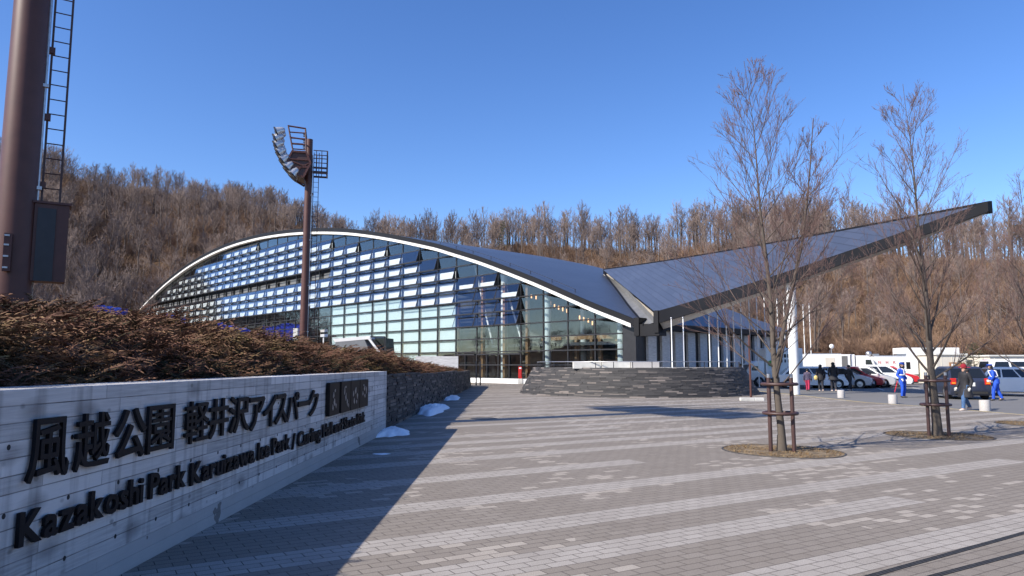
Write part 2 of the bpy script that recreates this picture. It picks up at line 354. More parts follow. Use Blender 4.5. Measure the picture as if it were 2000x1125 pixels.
# board-marked concrete of the sign wall (x ignored, boards run along y)
def board_concrete():
    m, t, b = new_mat('board_concrete')
    tc = N(t, 'TexCoord'); sx = N(t, 'SeparateXYZ'); lk(t, tc.outputs['Object'], sx.inputs[0]); y, z = sx.outputs[1], sx.outputs[2]
    cb = N(t, 'CombineXYZ'); lk(t, y, cb.inputs[0]); lk(t, z, cb.inputs[1])
    br = N(t, 'TexBrick'); br.offset = .37; br.offset_frequency = 2; br.squash_frequency = 3; br.squash = .8
    for k, v in (('Scale', 1), ('Mortar Size', .0042), ('Mortar Smooth', .4), ('Brick Width', 1.82), ('Row Height', .104)): br.inputs[k].default_value = v
    br.inputs['Color1'].default_value = (0, 0, 0, 1); br.inputs['Color2'].default_value = (1, 1, 1, 1); br.inputs['Mortar'].default_value = (.5, .5, .5, 1)
    lk(t, cb.outputs[0], br.inputs[0]); se = N(t, 'SeparateColor'); lk(t, br.outputs[0], se.inputs[0]); rv = se.outputs[0]
    gr = N(t, 'TexNoise'); gr.inputs['Scale'].default_value = 1; gr.inputs['Detail'].default_value = 7; gr.inputs['Roughness'].default_value = .65
    mp = N(t, 'Mapping'); mp.inputs['Scale'].default_value = (2.2, 48, 1); lk(t, cb.outputs[0], mp.inputs[0]); lk(t, mp.outputs[0], gr.inputs[0])
    bl = N(t, 'TexNoise'); bl.inputs['Scale'].default_value = 2.6; bl.inputs['Detail'].default_value = 6; lk(t, cb.outputs[0], bl.inputs[0])
    st = N(t, 'TexNoise'); st.inputs['Scale'].default_value = 1; st.inputs['Detail'].default_value = 5
    ms = N(t, 'Mapping'); ms.inputs['Scale'].default_value = (7, .5, 1); lk(t, cb.outputs[0], ms.inputs[0]); lk(t, ms.outputs[0], st.inputs[0])
    # knots: small dark ovals
    vo = N(t, 'TexVoronoi'); vo.inputs['Scale'].default_value = 1; mv = N(t, 'Mapping'); mv.inputs['Scale'].default_value = (4.2, 6.2, 1)
    lk(t, cb.outputs[0], mv.inputs[0]); lk(t, mv.outputs[0], vo.inputs[0])
    kn = N(t, 'ValToRGB'); kn.color_ramp.elements[0].position = .07; kn.color_ramp.elements[0].color = (1, 1, 1, 1); kn.color_ramp.elements[1].position = .15; kn.color_ramp.elements[1].color = (0, 0, 0, 1)
    lk(t, vo.outputs['Distance'], kn.inputs[0])
    c = mixc(t, rv, (.28, .272, .265), (.76, .735, .71))
    c = mixc(t, math_n(t, 'MULTIPLY', bl.outputs[0], .45), c, (.44, .425, .41))
    g2 = N(t, 'ValToRGB'); g2.color_ramp.elements[0].position = .35; g2.color_ramp.elements[1].position = .6; lk(t, gr.outputs[0], g2.inputs[0])
    c = mixc(t, math_n(t, 'MULTIPLY', g2.outputs[0], .45), c, (.70, .68, .65))
    s2 = N(t, 'ValToRGB'); s2.color_ramp.elements[0].position = .52; s2.color_ramp.elements[1].position = .72; lk(t, st.outputs[0], s2.inputs[0])
    c = mixc(t, math_n(t, 'MULTIPLY', s2.outputs[0], .6), c, (.13, .12, .115))
    c = mixc(t, math_n(t, 'MULTIPLY', kn.outputs[0], .55), c, (.10, .095, .09))
    v2 = N(t, 'TexVoronoi'); v2.inputs['Scale'].default_value = 1; m3 = N(t, 'Mapping'); m3.inputs['Scale'].default_value = (2.3, 4.4, 1); lk(t, cb.outputs[0], m3.inputs[0])
    wv = mixc(t, .25, m3.outputs[0], bl.outputs['Color']); lk(t, wv, v2.inputs[0])
    k2 = N(t, 'ValToRGB'); k2.color_ramp.elements[0].position = .10; k2.color_ramp.elements[0].color = (1, 1, 1, 1); k2.color_ramp.elements[1].position = .30; k2.color_ramp.elements[1].color = (0, 0, 0, 1); lk(t, v2.outputs['Distance'], k2.inputs[0])
    c = mixc(t, math_n(t, 'MULTIPLY', math_n(t, 'MULTIPLY', k2.outputs[0], gr.outputs[0]), 1.1), c, (.12, .115, .115))
    plain = mixc(t, bl.outputs[0], (.36, .352, .345), (.48, .47, .455))
    foot = math_n(t, 'LESS_THAN', z, .215)
    top = math_n(t, 'GREATER_THAN', z, 9)
    c = mixc(t, math_n(t, 'MULTIPLY', br.outputs['Fac'], math_n(t, 'MULTIPLY_ADD', bl.outputs[0], 1.6, -.25)), c, (.075, .07, .068))
    c = mixc(t, foot, c, plain)
    # damp foot and moss blotches
    ft = N(t, 'TexNoise'); ft.inputs['Scale'].default_value = 1.6; ft.inputs['Detail'].default_value = 8; lk(t, cb.outputs[0], ft.inputs[0])
    damp = math_n(t, 'MULTIPLY', math_n(t, 'LESS_THAN', z, .2), math_n(t, 'GREATER_THAN', ft.outputs[0], .64))
    c = mixc(t, math_n(t, 'MULTIPLY', damp, .65), c, (.07, .06, .05))
    # regular tie holes
    yy = math_n(t, 'SUBTRACT', math_n(t, 'FLOORED_MODULO', y, .62), .31); zz = math_n(t, 'SUBTRACT', math_n(t, 'FLOORED_MODULO', math_n(t, 'ADD', z, .29), .40), .20)
    rr = math_n(t, 'SQRT', math_n(t, 'ADD', math_n(t, 'POWER', math_n(t, 'ABSOLUTE', yy), 2), math_n(t, 'POWER', math_n(t, 'ABSOLUTE', zz), 2)))
    hole = math_n(t, 'LESS_THAN', rr, .017)
    c = mixc(t, hole, c, (.035, .033, .033))
    lk(t, c, b.inputs['Base Color']); b.inputs['Roughness'].default_value = .85; b.inputs['Specular IOR Level'].default_value = .3
    h = math_n(t, 'ADD', math_n(t, 'MULTIPLY', rv, .5), math_n(t, 'MULTIPLY', gr.outputs[0], .35)); h = math_n(t, 'SUBTRACT', h, math_n(t, 'MULTIPLY', br.outputs['Fac'], .8)); h = math_n(t, 'SUBTRACT', h, hole)
    bp = N(t, 'Bump'); bp.inputs['Strength'].default_value = .7; bp.inputs['Distance'].default_value = .012; lk(t, h, bp.inputs['Height']); lk(t, bp.outputs[0], b.inputs['Normal'])
board_concrete()

def roof_mat():
    m, t, b = new_mat('roof_slate')
    tc = N(t, 'TexCoord'); uv = tc.outputs['UV']
    br = N(t, 'TexBrick'); br.offset = .5
    for k, v in (('Scale', 1), ('Mortar Size', .022), ('Mortar Smooth', .5), ('Brick Width', 1.9), ('Row Height', .42)): br.inputs[k].default_value = v
    br.inputs['Color1'].default_value = (.044, .055, .086, 1); br.inputs['Color2'].default_value = (.056, .069, .106, 1); br.inputs['Mortar'].default_value = (.022, .024, .032, 1)
    lk(t, uv, br.inputs[0])
    nz = N(t, 'TexNoise'); nz.inputs['Scale'].default_value = .25; nz.inputs['Detail'].default_value = 6; lk(t, tc.outputs['Object'], nz.inputs[0])
    c = mixc(t, math_n(t, 'MULTIPLY', nz.outputs[0], .5), br.outputs[0], (.070, .086, .128))
    lk(t, c, b.inputs['Base Color']); b.inputs['Roughness'].default_value = .38; b.inputs['Specular IOR Level'].default_value = .5
    bp = N(t, 'Bump'); bp.inputs['Strength'].default_value = .4; bp.inputs['Distance'].default_value = .03
    lk(t, math_n(t, 'MULTIPLY', br.outputs['Fac'], -1), bp.inputs['Height']); lk(t, bp.outputs[0], b.inputs['Normal'])
roof_mat()
m, t, b = new_mat('slate_stone')     # each stone of the dry walls has its own tone
a = N(t, 'Attribute', attribute_name='mixf'); tc = N(t, 'TexCoord'); nz = N(t, 'TexNoise'); nz.inputs['Scale'].default_value = 14; nz.inputs['Detail'].default_value = 6; lk(t, tc.outputs['Object'], nz.inputs[0])
rp = N(t, 'ValToRGB'); e = rp.color_ramp.elements; e[0].color = (.026, .025, .026, 1); e[1].color = (.20, .17, .15, 1); e2 = e.new(.6); e2.color = (.052, .049, .048, 1)
lk(t, math_n(t, 'ADD', a.outputs['Fac'], math_n(t, 'MULTIPLY', math_n(t, 'SUBTRACT', nz.outputs[0], .5), .22)), rp.inputs[0]); lk(t, rp.outputs[0], b.inputs['Base Color']); b.inputs['Roughness'].default_value = .75
bp = N(t, 'Bump'); bp.inputs['Strength'].default_value = .2; bp.inputs['Distance'].default_value = .01; lk(t, nz.outputs[0], bp.inputs['Height']); lk(t, bp.outputs[0], b.inputs['Normal'])

def set_attr(me, name, vals):
    at = me.attributes.new(name, 'FLOAT', 'POINT'); at.data.foreach_set('value', np.asarray(vals, dtype=np.float32))
def np_mesh(name, V, F, mat, attr=None, smooth=False):
    me = bpy.data.meshes.new(name); V = np.asarray(V, np.float32); F = np.asarray(F, np.int32); k = F.shape[1]
    me.vertices.add(len(V)); me.vertices.foreach_set('co', V.ravel()); me.loops.add(F.size); me.loops.foreach_set('vertex_index', F.ravel())
    me.polygons.add(len(F)); me.polygons.foreach_set('loop_start', np.arange(0, F.size, k, dtype=np.int32)); me.polygons.foreach_set('loop_total', np.full(len(F), k, np.int32))
    me.update(calc_edges=True)
    if attr is not None: set_attr(me, 'mixf', attr)
    me.polygons.foreach_set('use_smooth', np.full(len(F), bool(smooth)))
    me.materials.append(MATS[mat]); return me
def link(name, me, parent=None, loc=(0,0,0)):
    o = bpy.data.objects.new(name, me); COL.objects.link(o)
    if parent is not None: o.parent = parent
    o.location = loc; return o
# ================================================================ the setting
def sheet(name, poly, z, mat):
    mb = MB(); mb.quad(*[(x, y, z) for x, y in poly]); return tag(mb.build(name, mat), kind='structure')
sheet('ground', [(-900, -900), (900, -900), (900, 900), (-900, 900)], -.04, 'bare_ground')
sheet('road', [(15.35, -40), (120, -40), (120, 92), (15.35, 92)], -.015, 'asphalt')
pl = MB()     # plaza: the paved sheet runs from the walls to the yellow line
pl.quad((-3.4, -30, 0), (16.6, -30, 0), (16.6, 22, 0), (15.2, 32, 0), (15.2, 66, 0), (-3.4, 66, 0))
tag(pl.build('plaza', 'paving'), kind='structure')
yl = MB()
for k in range(1):
    pts = [Vector(p) for p in ((15.05, 60), (15.15, 39.6), (15.1, 31), (15.9, 28), (16.45, 23.4), (16.6, 14), (16.6, -20))]
    for a, b2 in zip(pts, pts[1:]):
        yl.quad((a.x-.06, a.y, .004), (a.x+.06, a.y, .004), (b2.x+.06, b2.y, .004), (b2.x-.06, b2.y, .004))
tag(yl.build('road_line', 'yellow_line'), kind='structure')
wl = MB()
for k in range(9):
    x = 21+k*2.6; wl.quad((x, 46, -.009), (x+.12, 46, -.009), (x+2.2, 51.2, -.009), (x+2.08, 51.2, -.009))
tag(wl.build('parking_lines', 'white_line'), kind='structure')

AZK = np.array([-180, -80, -55, -40, -36, -30, -26, -22, -19, -17, -14, -10, -5, 0, 5, 10, 15, 20, 26, 31, 36, 42, 60, 90, 180.])
def kk(*a): return np.array(a, float)
HR0 = kk(95, 95, 120, 140, 142, 142, 138, 132, 132, 132, 132, 132, 130, 125, 115, 106, 98, 92, 90, 88, 86, 84, 84, 95, 95)
HR1 = kk(210, 210, 270, 300, 300, 300, 300, 295, 280, 265, 225, 212, 212, 212, 210, 210, 205, 198, 192, 188, 186, 186, 190, 210, 210)
HH = kk(9, 9, 0, 48, 68, 63, 61, 59, 55, 48, 36, 32, 32, 32.5, 32, 31.5, 31, 29, 26, 23.5, 21, 21, 21, 9, 9)
def hill_z(X, Y):
    X = np.asarray(X, float); Y = np.asarray(Y, float); az = np.degrees(np.arctan2(X, Y)); r = np.hypot(X, Y)
    r0 = np.interp(az, AZK, HR0); r1 = np.interp(az, AZK, HR1); H = np.interp(az, AZK, HH)
    t = np.clip((r-r0)/(r1-r0), 0, 1); s = t*(1.0+.9*t-.9*t*t); s = .55*s+.45*t*t*(3-2*t)
    nz = 1.6*np.sin(X*.07+1)*np.cos(Y*.06)+.8*np.sin(X*.19+Y*.13)+.35*np.sin(X*.5)*np.cos(Y*.43)
    return np.where(r < r0, -.6, s*H + nz*np.clip(t*4, 0, 1) - .6*(1-np.clip(t*20, 0, 1))) - np.clip(r-r1*1.25, 0, 400)*.12
def terrain():
    azs = np.concatenate([np.arange(-180, -45, 3), np.arange(-45, 45, .6), np.arange(45, 180.1, 3)]); rs = np.concatenate([np.arange(82, 330, 3.0), np.arange(330, 700, 30)])
    A, RR = np.meshgrid(np.radians(azs), rs, indexing='ij'); X = RR*np.sin(A); Y = RR*np.cos(A); Z = hill_z(X, Y)
    V = np.stack([X, Y, Z], -1).reshape(-1, 3); n, m2 = A.shape; i = np.arange(n-1)[:, None]*m2+np.arange(m2-1)[None]
    F = np.stack([i, i+1, i+m2+1, i+m2], -1).reshape(-1, 4)
    return tag(link('hills', np_mesh('hills', V, F[:, ::-1], 'hill_earth', smooth=True)), kind='structure')
terrain()

# ================================================================ the curling hall
P0 = G(985, 748.5); dv = ray(-290, 712.5); DV = Vector((dv.x, dv.y, 0)).normalized(); NV = Vector((DV.y, -DV.x, 0))
def FP(t, s, z): return Vector((P0.x, P0.y, 0))+DV*t+NV*s+Vector((0, 0, z))
HALLM = Matrix((DV, NV, Vector((0, 0, 1)))).transposed()       # box axes along the facade
AT = [-16, -14.4, -10.8, -7.6, -4.2, 2.3, 6.9, 9.9, 19.6, 28.3, 39.4, 49.8, 58.9, 66.5, 73.6, 80.8, 87.3, 94.2, 101.6, 107.9, 116]
AV = [3.95, 4.64, 5.95, 7.22, 8.55, 10.87, 12.3, 13.2, 15.55, 17.25, 18.75, 19.6, 19.88, 19.75, 19.3, 18.55, 17.55, 16.25, 14.5, 12.8, 10.2]
from bisect import bisect
def AZ(t):
    t = max(AT[0], min(AT[-1]-1e-6, t)); i = max(0, bisect(AT, t)-1); n = len(AT)
    def sl(j): return (AV[min(j+1, n-1)]-AV[max(j-1, 0)])/(AT[min(j+1, n-1)]-AT[max(j-1, 0)])
    h = AT[i+1]-AT[i]; u = (t-AT[i])/h; a, b2 = AV[i], AV[i+1]; m0, m1 = sl(i)*h, sl(i+1)*h
    return (2*u**3-3*u*u+1)*a+(u**3-2*u*u+u)*m0+(-2*u**3+3*u*u)*b2+(u**3-u*u)*m1
hall = thing('curling_hall', 'long glass fronted hall under a low arched slate roof with an upswept canopy wing', 'building', FP(40, 8, 0))
SB = 22.0
ts = [x for x in np.arange(-15.2, 112.1, .8)]
def strip(name, mat, s0, s1, zlo, zhi, tl=ts, caps=True):
    mb = MB(); n = len(tl)
    for t_ in tl:
        z = AZ(t_); mb.v += [tuple(FP(t_, s0, z+zlo)), tuple(FP(t_, s1, z+zlo)), tuple(FP(t_, s1, z+zhi)), tuple(FP(t_, s0, z+zhi))]
    for i in range(n-1):
        for k in range(4): mb.f.append((i*4+k, i*4+(k+1) % 4, i*4+4+(k+1) % 4, i*4+4+k))
    mb.f += [(3, 2, 1, 0), tuple((n-1)*4+k for k in range(4))]
    return mb.build(name, mat, hall, smooth=25)
ro = strip('roof', 'roof_slate', -.5, SB+.6, .02, .34)
def uv_by(o, fn):
    me = o.data; uvl = me.uv_layers.new(name='UVMap'); org = Vector(o['_o'])
    for lp in me.loops: uvl.data[lp.index].uv = fn(me.vertices[lp.vertex_index].co+org)
arc = {}; acc = 0; last = None
for t_ in ts:
    if last is not None: acc += math.hypot(t_-last, AZ(t_)-AZ(last))
    arc[t_] = acc; last = t_
TA = np.array(ts); SA = np.array([arc[x] for x in ts])
uv_by(ro, lambda p: ((p-FP(0, 0, 0)).dot(NV), float(np.interp((p-FP(0, 0, 0)).dot(DV), TA, SA))))
strip('roof_edge', 'fascia_dark', -.66, -.503, -.02, .40)
strip('arch_beam', 'white_beam', -.6, -.06, -.34, -.024, [x for x in ts if x > -15])
# small snow guards / fixings along the roof verge
sg = MB()
for t_ in np.arange(-8, 14, 2.6):
    sg.tube([FP(t_, .5, AZ(t_)+.33), FP(t_, .5, AZ(t_)+.62)], .03, 5); sg.bar(FP(t_, .5, AZ(t_)+.6), FP(t_+2.6, .5, AZ(t_+2.6)+.6), .03)
sg.build('snow_guard', 'dark_frame', hall)
# body: floor, rear wall, left end
fl = MB(); fl.box(FP(47, SB/2, .2), (123, SB-.4, .36), ax=HALLM); fl.build('floor_slab', 'interior_dark', hall)
pl_ = MB(); pl_.box(FP(4, -.16, .2), (36, .3, .42), ax=HALLM); pl_.build('plinth', 'white_paint', hall)
rw = MB(); tt = [x for x in ts if -14.4 <= x <= 109]
rw.prism([FP(tt[0], SB-.3, 0)]+[FP(x, SB-.3, AZ(x)-.03) for x in tt]+[FP(tt[-1], SB-.3, 0)], NV*.25); rw.build('rear_wall', 'interior_wall', hall)
iw = MB(); tt2 = [x for x in ts if 8 <= x <= 108]
iw.prism([FP(tt2[0], 6, .4)]+[FP(x, 6, AZ(x)-.1) for x in tt2]+[FP(tt2[-1], 6, .4)], NV*.2); iw.build('inner_wall', 'interior_dark', hall)
iw = MB(); iw.box(FP(-3, 9, 3.0), (21, .2, 5.2), ax=HALLM); iw.build('lobby_wall', 'interior_wall', hall)
iw = MB(); iw.box(FP(-3, 5, 3.3), (20, 7.6, .25), ax=HALLM); iw.build('mezzanine_slab', 'interior_dark', hall)

ML = [-13.22, -10.47, -7.61, -4.83, -2.1, .82, 3.81, 6.93, 9.86, 12.98, 16.12, 19.06, 22.01, 25.14, 28.21]
while ML[-1] < 104: ML.append(ML[-1]+3.13)
ZR = [.42+1.17*k for k in range(17)]
def ZB(t): return AZ(t)-.42
for i, t_ in enumerate(ML):
    mb = MB(); top = ZB(t_)+.1; mb.box(FP(t_, .06, (.4+top)/2), (.11, .16, top-.4), ax=HALLM); mb.build('mullion', 'dark_frame', hall)
    if 5 < t_ < 31:
        mb = MB(); zt = ZR[7] if t_ > 17 else ZR[6]
        mb.box(FP(t_, .30, (.4+zt)/2), (.30, .26, zt-.4), ax=HALLM); mb.build('timber_post', 'wood_warm', hall)
for k, z in enumerate(ZR):
    good = [t_ for t_ in np.arange(ML[0], ML[-1]+.1, .25) if ZB(t_) > z]
    if not good: continue
    a, b2 = good[0], good[-1]
    mb = MB(); mb.box(FP((a+b2)/2, -.01, z), (b2-a, .17, .10), ax=HALLM); mb.build('transom', 'dark_frame', hall)

def two_mat(name, mb_faces, parent):
    """mb_faces: list of (MB, material); one mesh with material slots"""
    me = bpy.data.meshes.new(name); V = []; F = []; I = []
    for i, (mb, mt) in enumerate(mb_faces):
        k = len(V); V += mb.v; F += [tuple(j+k for j in f) for f in mb.f]; I += [i]*len(mb.f); me.materials.append(MATS[mt])
    o = Vector(parent['_o']); me.from_pydata([Vector(v)-o for v in V], [], F); me.polygons.foreach_set('material_index', I); me.update()
    ob = bpy.data.objects.new(name, me); COL.objects.link(ob); ob.parent = parent; ob['_o'] = tuple(o); return ob
cells = []     # (t, kind, polygon or row)
blinds = []
for i in range(len(ML)-1):
    t0, t1 = ML[i]+.06, ML[i+1]-.06; tc_ = (t0+t1)/2
    kmin = 99 if tc_ < -2.1 else 4 if tc_ < 6.9 else 6 if tc_ < 16.1 else 7
    toplv = max([k for k in range(16) if min(ZB(t0), ZB(t1)) > ZR[k+1]+.12], default=-1)
    for k in range(16):
        z0, z1 = ZR[k]+.05, ZR[k+1]-.05; b0, b1 = ZB(t0), ZB(t1)
        if max(b0, b1) < z0+.1: continue
        if k < 3 and tc_ > 60: continue
        if k == 10 and tc_ > 31 and min(b0, b1) > z1: 
            bb = MB(); bb.box(FP(tc_, .42, z0+.42), (t1-t0-.7, .03, .62), ax=HALLM); bb.build('vent_flap', 'gutter_grey', hall); continue
        lv = k >= kmin and k <= toplv
        if lv:
            out_ = .42 if tc_ < 6.9 else .34
            g = MB(); fr = MB()
            a, b2, c, d_ = FP(t0, -.08, z1), FP(t1, -.08, z1), FP(t1, -.08-out_, z0-.06), FP(t0, -.08-out_, z0-.06)
            g.prism([a, b2, c, d_], NV*-.02)
            fr.bar(d_, c, .07, .09); fr.bar(a, d_, .035); fr.bar(b2, c, .035)
            # added dark fin imitates the shade in the open gap right of the pane
            fr.prism([a+DV*-.03, d_+DV*-.03, FP(t0-.03, -.06, z0-.02)], DV*.02)
            cells.append((tc_, two_args := [(g, 'glass_louvre'), (fr, 'dark_frame')], 'louvre_pane'))
        else:
            poly = [FP(t0, .02, z0), FP(t1, .02, z0), FP(t1, .02, min(z1, max(b1, z0+.02))), FP(t0, .02, min(z1, max(b0, z0+.02)))]
            g = MB(); g.prism(poly, NV*.02)
            cells.append((tc_, [(g, 'glass_clear')], 'glass_pane'))
        full = min(b0, b1) > z1-.05
        if full and tc_ > 6.9 and not (k == 10 and tc_ > 31) and not (k < 7 and tc_ > 31) and not (tc_ < 9.8 and k < 2) and k <= toplv:
            frac = .64 if lv else .83
            if lv and 9 < tc_ < 17 and k == toplv: continue
            bb = MB(); bb.box(FP(tc_, .16, z0+.04+frac*.54), (t1-t0-(.10 if lv else .34), .03, frac*1.07), ax=HALLM); blinds.append((tc_, bb))
        elif k == toplv and -2.1 < tc_ < 6.9:
            bb = MB(); bb.box(FP(tc_, .16, z0+.25), (t1-t0-.5, .03, .4), ax=HALLM); blinds.append((tc_, bb))
def parts_or_stuff(items, n, name, make, make_rest):
    items.sort(key=lambda x: x[0])
    for it in items[:n]: make(it)
    if items[n:]: tag(make_rest(items[n:]), kind='stuff')
for nm in ('louvre_pane', 'glass_pane'):
    its = [c for c in cells if c[2] == nm]
    def rest(its, nm=nm):
        acc_ = {}
        for it in its:
            for mb, mt in it[1]: acc_.setdefault(mt, MB()).add(mb.v, mb.f)
        return two_mat(nm+'s', [(m_, k_) for k_, m_ in acc_.items()], hall)
    parts_or_stuff(its, 99, nm, lambda it, nm=nm: two_mat(nm, it[1], hall), rest)
def rest_b(its):
    acc_ = MB()
    for it in its: acc_.add(it[1].v, it[1].f)
    return acc_.build('roller_blinds', 'blind_white', hall)
parts_or_stuff(blinds, 99, 'roller_blind', lambda it: it[1].build('roller_blind', 'blind_white', hall), rest_b)
# recess below the louvres on the far left: grey columns and a blue curtain
for t_ in (33, 39.4, 45.6, 51.9):
    mb = MB(); mb.tube([FP(t_, 1.2, .4), FP(t_, 1.2, 9)], .3, 10); mb.build('column', 'gutter_grey', hall, smooth=40)
mb = MB()
tq = np.arange(38.5, 52.5, .25)
for a, b2 in zip(tq, tq[1:]):
    s0, s1 = .7+.12*math.sin(a*5), .7+.12*math.sin(b2*5)
    mb.quad(FP(a, s0, 3), FP(b2, s1, 3), FP(b2, s1, 7.05-.15*math.sin(b2*.8)), FP(a, s0, 7.05-.15*math.sin(a*.8)))
mb.build('blue_curtain', 'tarp_blue', hall)
# lobby: white round columns, timber portals
for t_, s_ in ((-4.45, .9), (-12.3, .9), (1.15, 1.0), (-4.4, 5.5)):
    mb = MB(); mb.tube([FP(t_, s_, .4), FP(t_, s_, ZB(t_)-.1)], .29, 16); mb.build('column', 'white_paint', hall, smooth=40)
for t_, s_, h in ((-2.5, .45, 8.3), (-6.2, 2.6, 3.3), (-7.9, 2.6, 3.3), (-8.8, 2.6, 3.3), (-10.6, 2.6, 3.3), (-12.75, 1.9, 3.6), (3.5, .5, 9.3), (.5, .5, 8.5)):
    mb = MB(); mb.box(FP(t_, s_, .4+h/2), (.28, .28, h), ax=HALLM); mb.build('timber_post', 'wood_warm', hall)
mb = MB(); mb.box(FP(-7.1, 2.6, 3.85), (10, .2, .3), ax=HALLM); mb.build('timber_beam', 'wood_warm', hall)
for t_ in (-7.0, -9.6):
    mb = MB(); mb.box(FP(t_, 2.7, 1.9), (1.5, .06, 2.9), ax=HALLM); mb.build('inner_door', 'glass_clear', hall)
mb = MB(); mb.box(FP(-10.9, 6, 2.0), (2.6, .4, 2.8), ax=HALLM); mb.build('timber_cabinet', 'wood_warm', hall)
# slanting steel braces seen through the glass
for t_ in (.6, 4.6):
    mb = MB(); mb.tube([FP(t_-1.2, 1.6, 3.5), FP(t_+1.6, 1.6, ZB(t_+1.6)-.2)], .09, 8); mb.build('brace', 'white_paint', hall)
# entrance: dark door leaves in the bays above the white plinth
for t_ in (-.7, 2.3, 5.4):
    mb = MB(); mb.box(FP(t_, -.02, 2.55), (2.7, .12, .14), ax=HALLM); mb.box(FP(t_, -.02, 1.5), (.08, .12, 2.1), ax=HALLM); mb.build('door_frame', 'dark_frame', hall)
# corner panel and the long side wall
mb = MB(); mb.box(FP(-13.85, .05, 2.25), (1.15, .2, 4.3), ax=HALLM); mb.build('corner_panel', 'dark_frame', hall)
SW = -14.35
mb = MB(); mb.box(FP(SW+.2, SB/2, 2.0), (.2, SB-.5, 4.1), ax=HALLM); mb.build('side_wall', 'dark_frame', hall)
for k in range(12):
    s_ = 1.4+k*1.72
    mb = MB(); mb.box(FP(SW, s_+.5, 2.1), (.24, 1.02, 4.1), ax=HALLM); mb.build('stone_panel', 'stone_grey', hall)
mb = MB(); mb.box(FP(-15.0, SB/2, AZ(-15.2)+.1), (.5, SB+1, .42), ax=HALLM); mb.build('eave_gutter', 'fascia_dark', hall)
# ---- the wing
A_ = W(1281, 611, 50.4); T_ = W(1933, 397, 28.5); B_ = W(1178, 527, 75.0)
cen = (A_+T_+B_)/3; UP = Vector((0, 0, 1))
ZU = UP
NN = 24
wing = MB()
def hyp(u, v):    # u along A->B (0..1), v towards the tip
    p = (A_*(1-u)+B_*u)*(1-v)+T_*v; return p+UP*(-.55*4*v*(1-v)*.35)
for j in range(NN+1):
    for i in range(9): wing.v.append(tuple(hyp(i/8, j/NN)))
for j in range(NN):
    for i in range(8): wing.f.append((j*9+i, j*9+i+1, (j+1)*9+i+1, (j+1)*9+i))
wd = wing.build('canopy_roof', 'roof_slate', hall)
ex = (B_-A_).normalized(); ey = (T_-A_); ey = (ey-ex*ey.dot(ex)).normalized()
uv_by(wd, lambda p: ((p-A_).dot(ex), (p-A_).dot(ey)))
def edge_fascia(name, f0, d0, d1, thick, lift=.06):
    mb = MB(); outn = None
    pts = [f0(j/NN) for j in range(NN+1)]
    dirh = (pts[-1]-pts[0]); o_ = Vector((dirh.y, -dirh.x, 0)).normalized()
    if o_.dot(pts[0]-cen) < 0: o_ = -o_
    for j in range(NN+1):
        p = pts[j]; dd = d0+(d1-d0)*j/NN
        mb.v += [tuple(p+UP*lift), tuple(p+o_*thick+UP*lift), tuple(p+o_*thick-UP*dd), tuple(p-UP*dd)]
    for j in range(NN):
        for k in range(4): mb.f.append((j*4+k, j*4+(k+1) % 4, j*4+4+(k+1) % 4, j*4+4+k))
    mb.f += [(3, 2, 1, 0), tuple(NN*4+k for k in range(4))]
    return mb.build(name, 'fascia_dark', hall)
edge_fascia('canopy_fascia', lambda v: hyp(0, v), .80, .34, .12, .07)
edge_fascia('canopy_fascia', lambda v: hyp(1, v), .5, .4, .12, .1)
sf = MB(); A2 = A_+(cen-A_)*.14-UP*1.62; B2 = B_+(cen-B_)*.14-UP*1.4; T2 = T_+(cen-T_)*.16-UP*1.0
A1 = A_-UP*.78; B1 = B_-UP*.5; T1 = T_-UP*.35
sf.quad(A1, T1, T2, A2); sf.quad(T1, B1, B2, T2); sf.quad(B1, A1, A2, B2); sf.quad(A2, T2, B2); sf.build('canopy_soffit', 'soffit', hall)
# valley gutter between the arched roof and the wing, with its boxed end
tl_, sl_ = -14.9, -.52
Ac = W(1257, 640, 50.7); Bc = W(1180, 534, 74.5)
AG = W(1276, 622, 50.2); gt = MB(); NG = 16; BW = W(1193, 534, 74.0)
gl = []
for j in range(NG+1):
    v = j/NG; l_ = Ac*(1-v)+Bc*v; tt_ = (l_-FP(0, 0, 0)).dot(DV); l_.z = max(l_.z, AZ(tt_)+.36); r_ = AG*(1-v)+BW*v; r_.z = max(r_.z-.30, l_.z-.55)
    gl.append((l_, r_))
for (l0, r0), (l1, r1) in zip(gl, gl[1:]):
    gt.quad(l0, r0-UP*.0, r1, l1); gt.quad(r0, r0+UP*.42, r1+UP*.42, r1)
gt.build('valley_gutter', 'gutter_grey', hall)
lip = MB()
for (l0, r0), (l1, r1) in zip(gl, gl[1:]): lip.bar(l0+UP*.04, l1+UP*.04, .1, .12)
lip.build('gutter_lip', 'fascia_dark', hall)
eb = MB()
q0, q1 = W(1240, 636, 51.2), W(1287, 636, 49.9)
dirq = Vector((q1.x-q0.x, q1.y-q0.y, 0)); L = dirq.length; dirq.normalize(); perp = Vector((-dirq.y, dirq.x, 0)); AX = Matrix((dirq, perp, UP)).transposed()
mid = (q0+q1)/2
eb.box(Vector((mid.x, mid.y, 4.05))+perp*.5, (L, 1.0, .85), ax=AX)
eb.box(Vector((q1.x, q1.y, 4.6))+perp*.45-dirq*.18, (.36, 1.1, 1.55), ax=AX)
eb.box(Vector((q0.x, q0.y, 4.3))+perp*.45+dirq*.18, (.40, 1.1, 1.3), ax=AX)
eb.build('gutter_box', 'fascia_dark', hall)
cb_ = W(1553, 769, 39.3); tp = None
pn = (B2-A2).cross(T2-A2); zc_ = A2.z-((cb_.x-A2.x)*pn.x+(cb_.y-A2.y)*pn.y)/pn.z
print('column top', zc_)
mb = MB(); mb.tube([(cb_.x, cb_.y, 0), (cb_.x, cb_.y, zc_+.25)], .255, 20); mb.build('column', 'white_paint', hall, smooth=40)
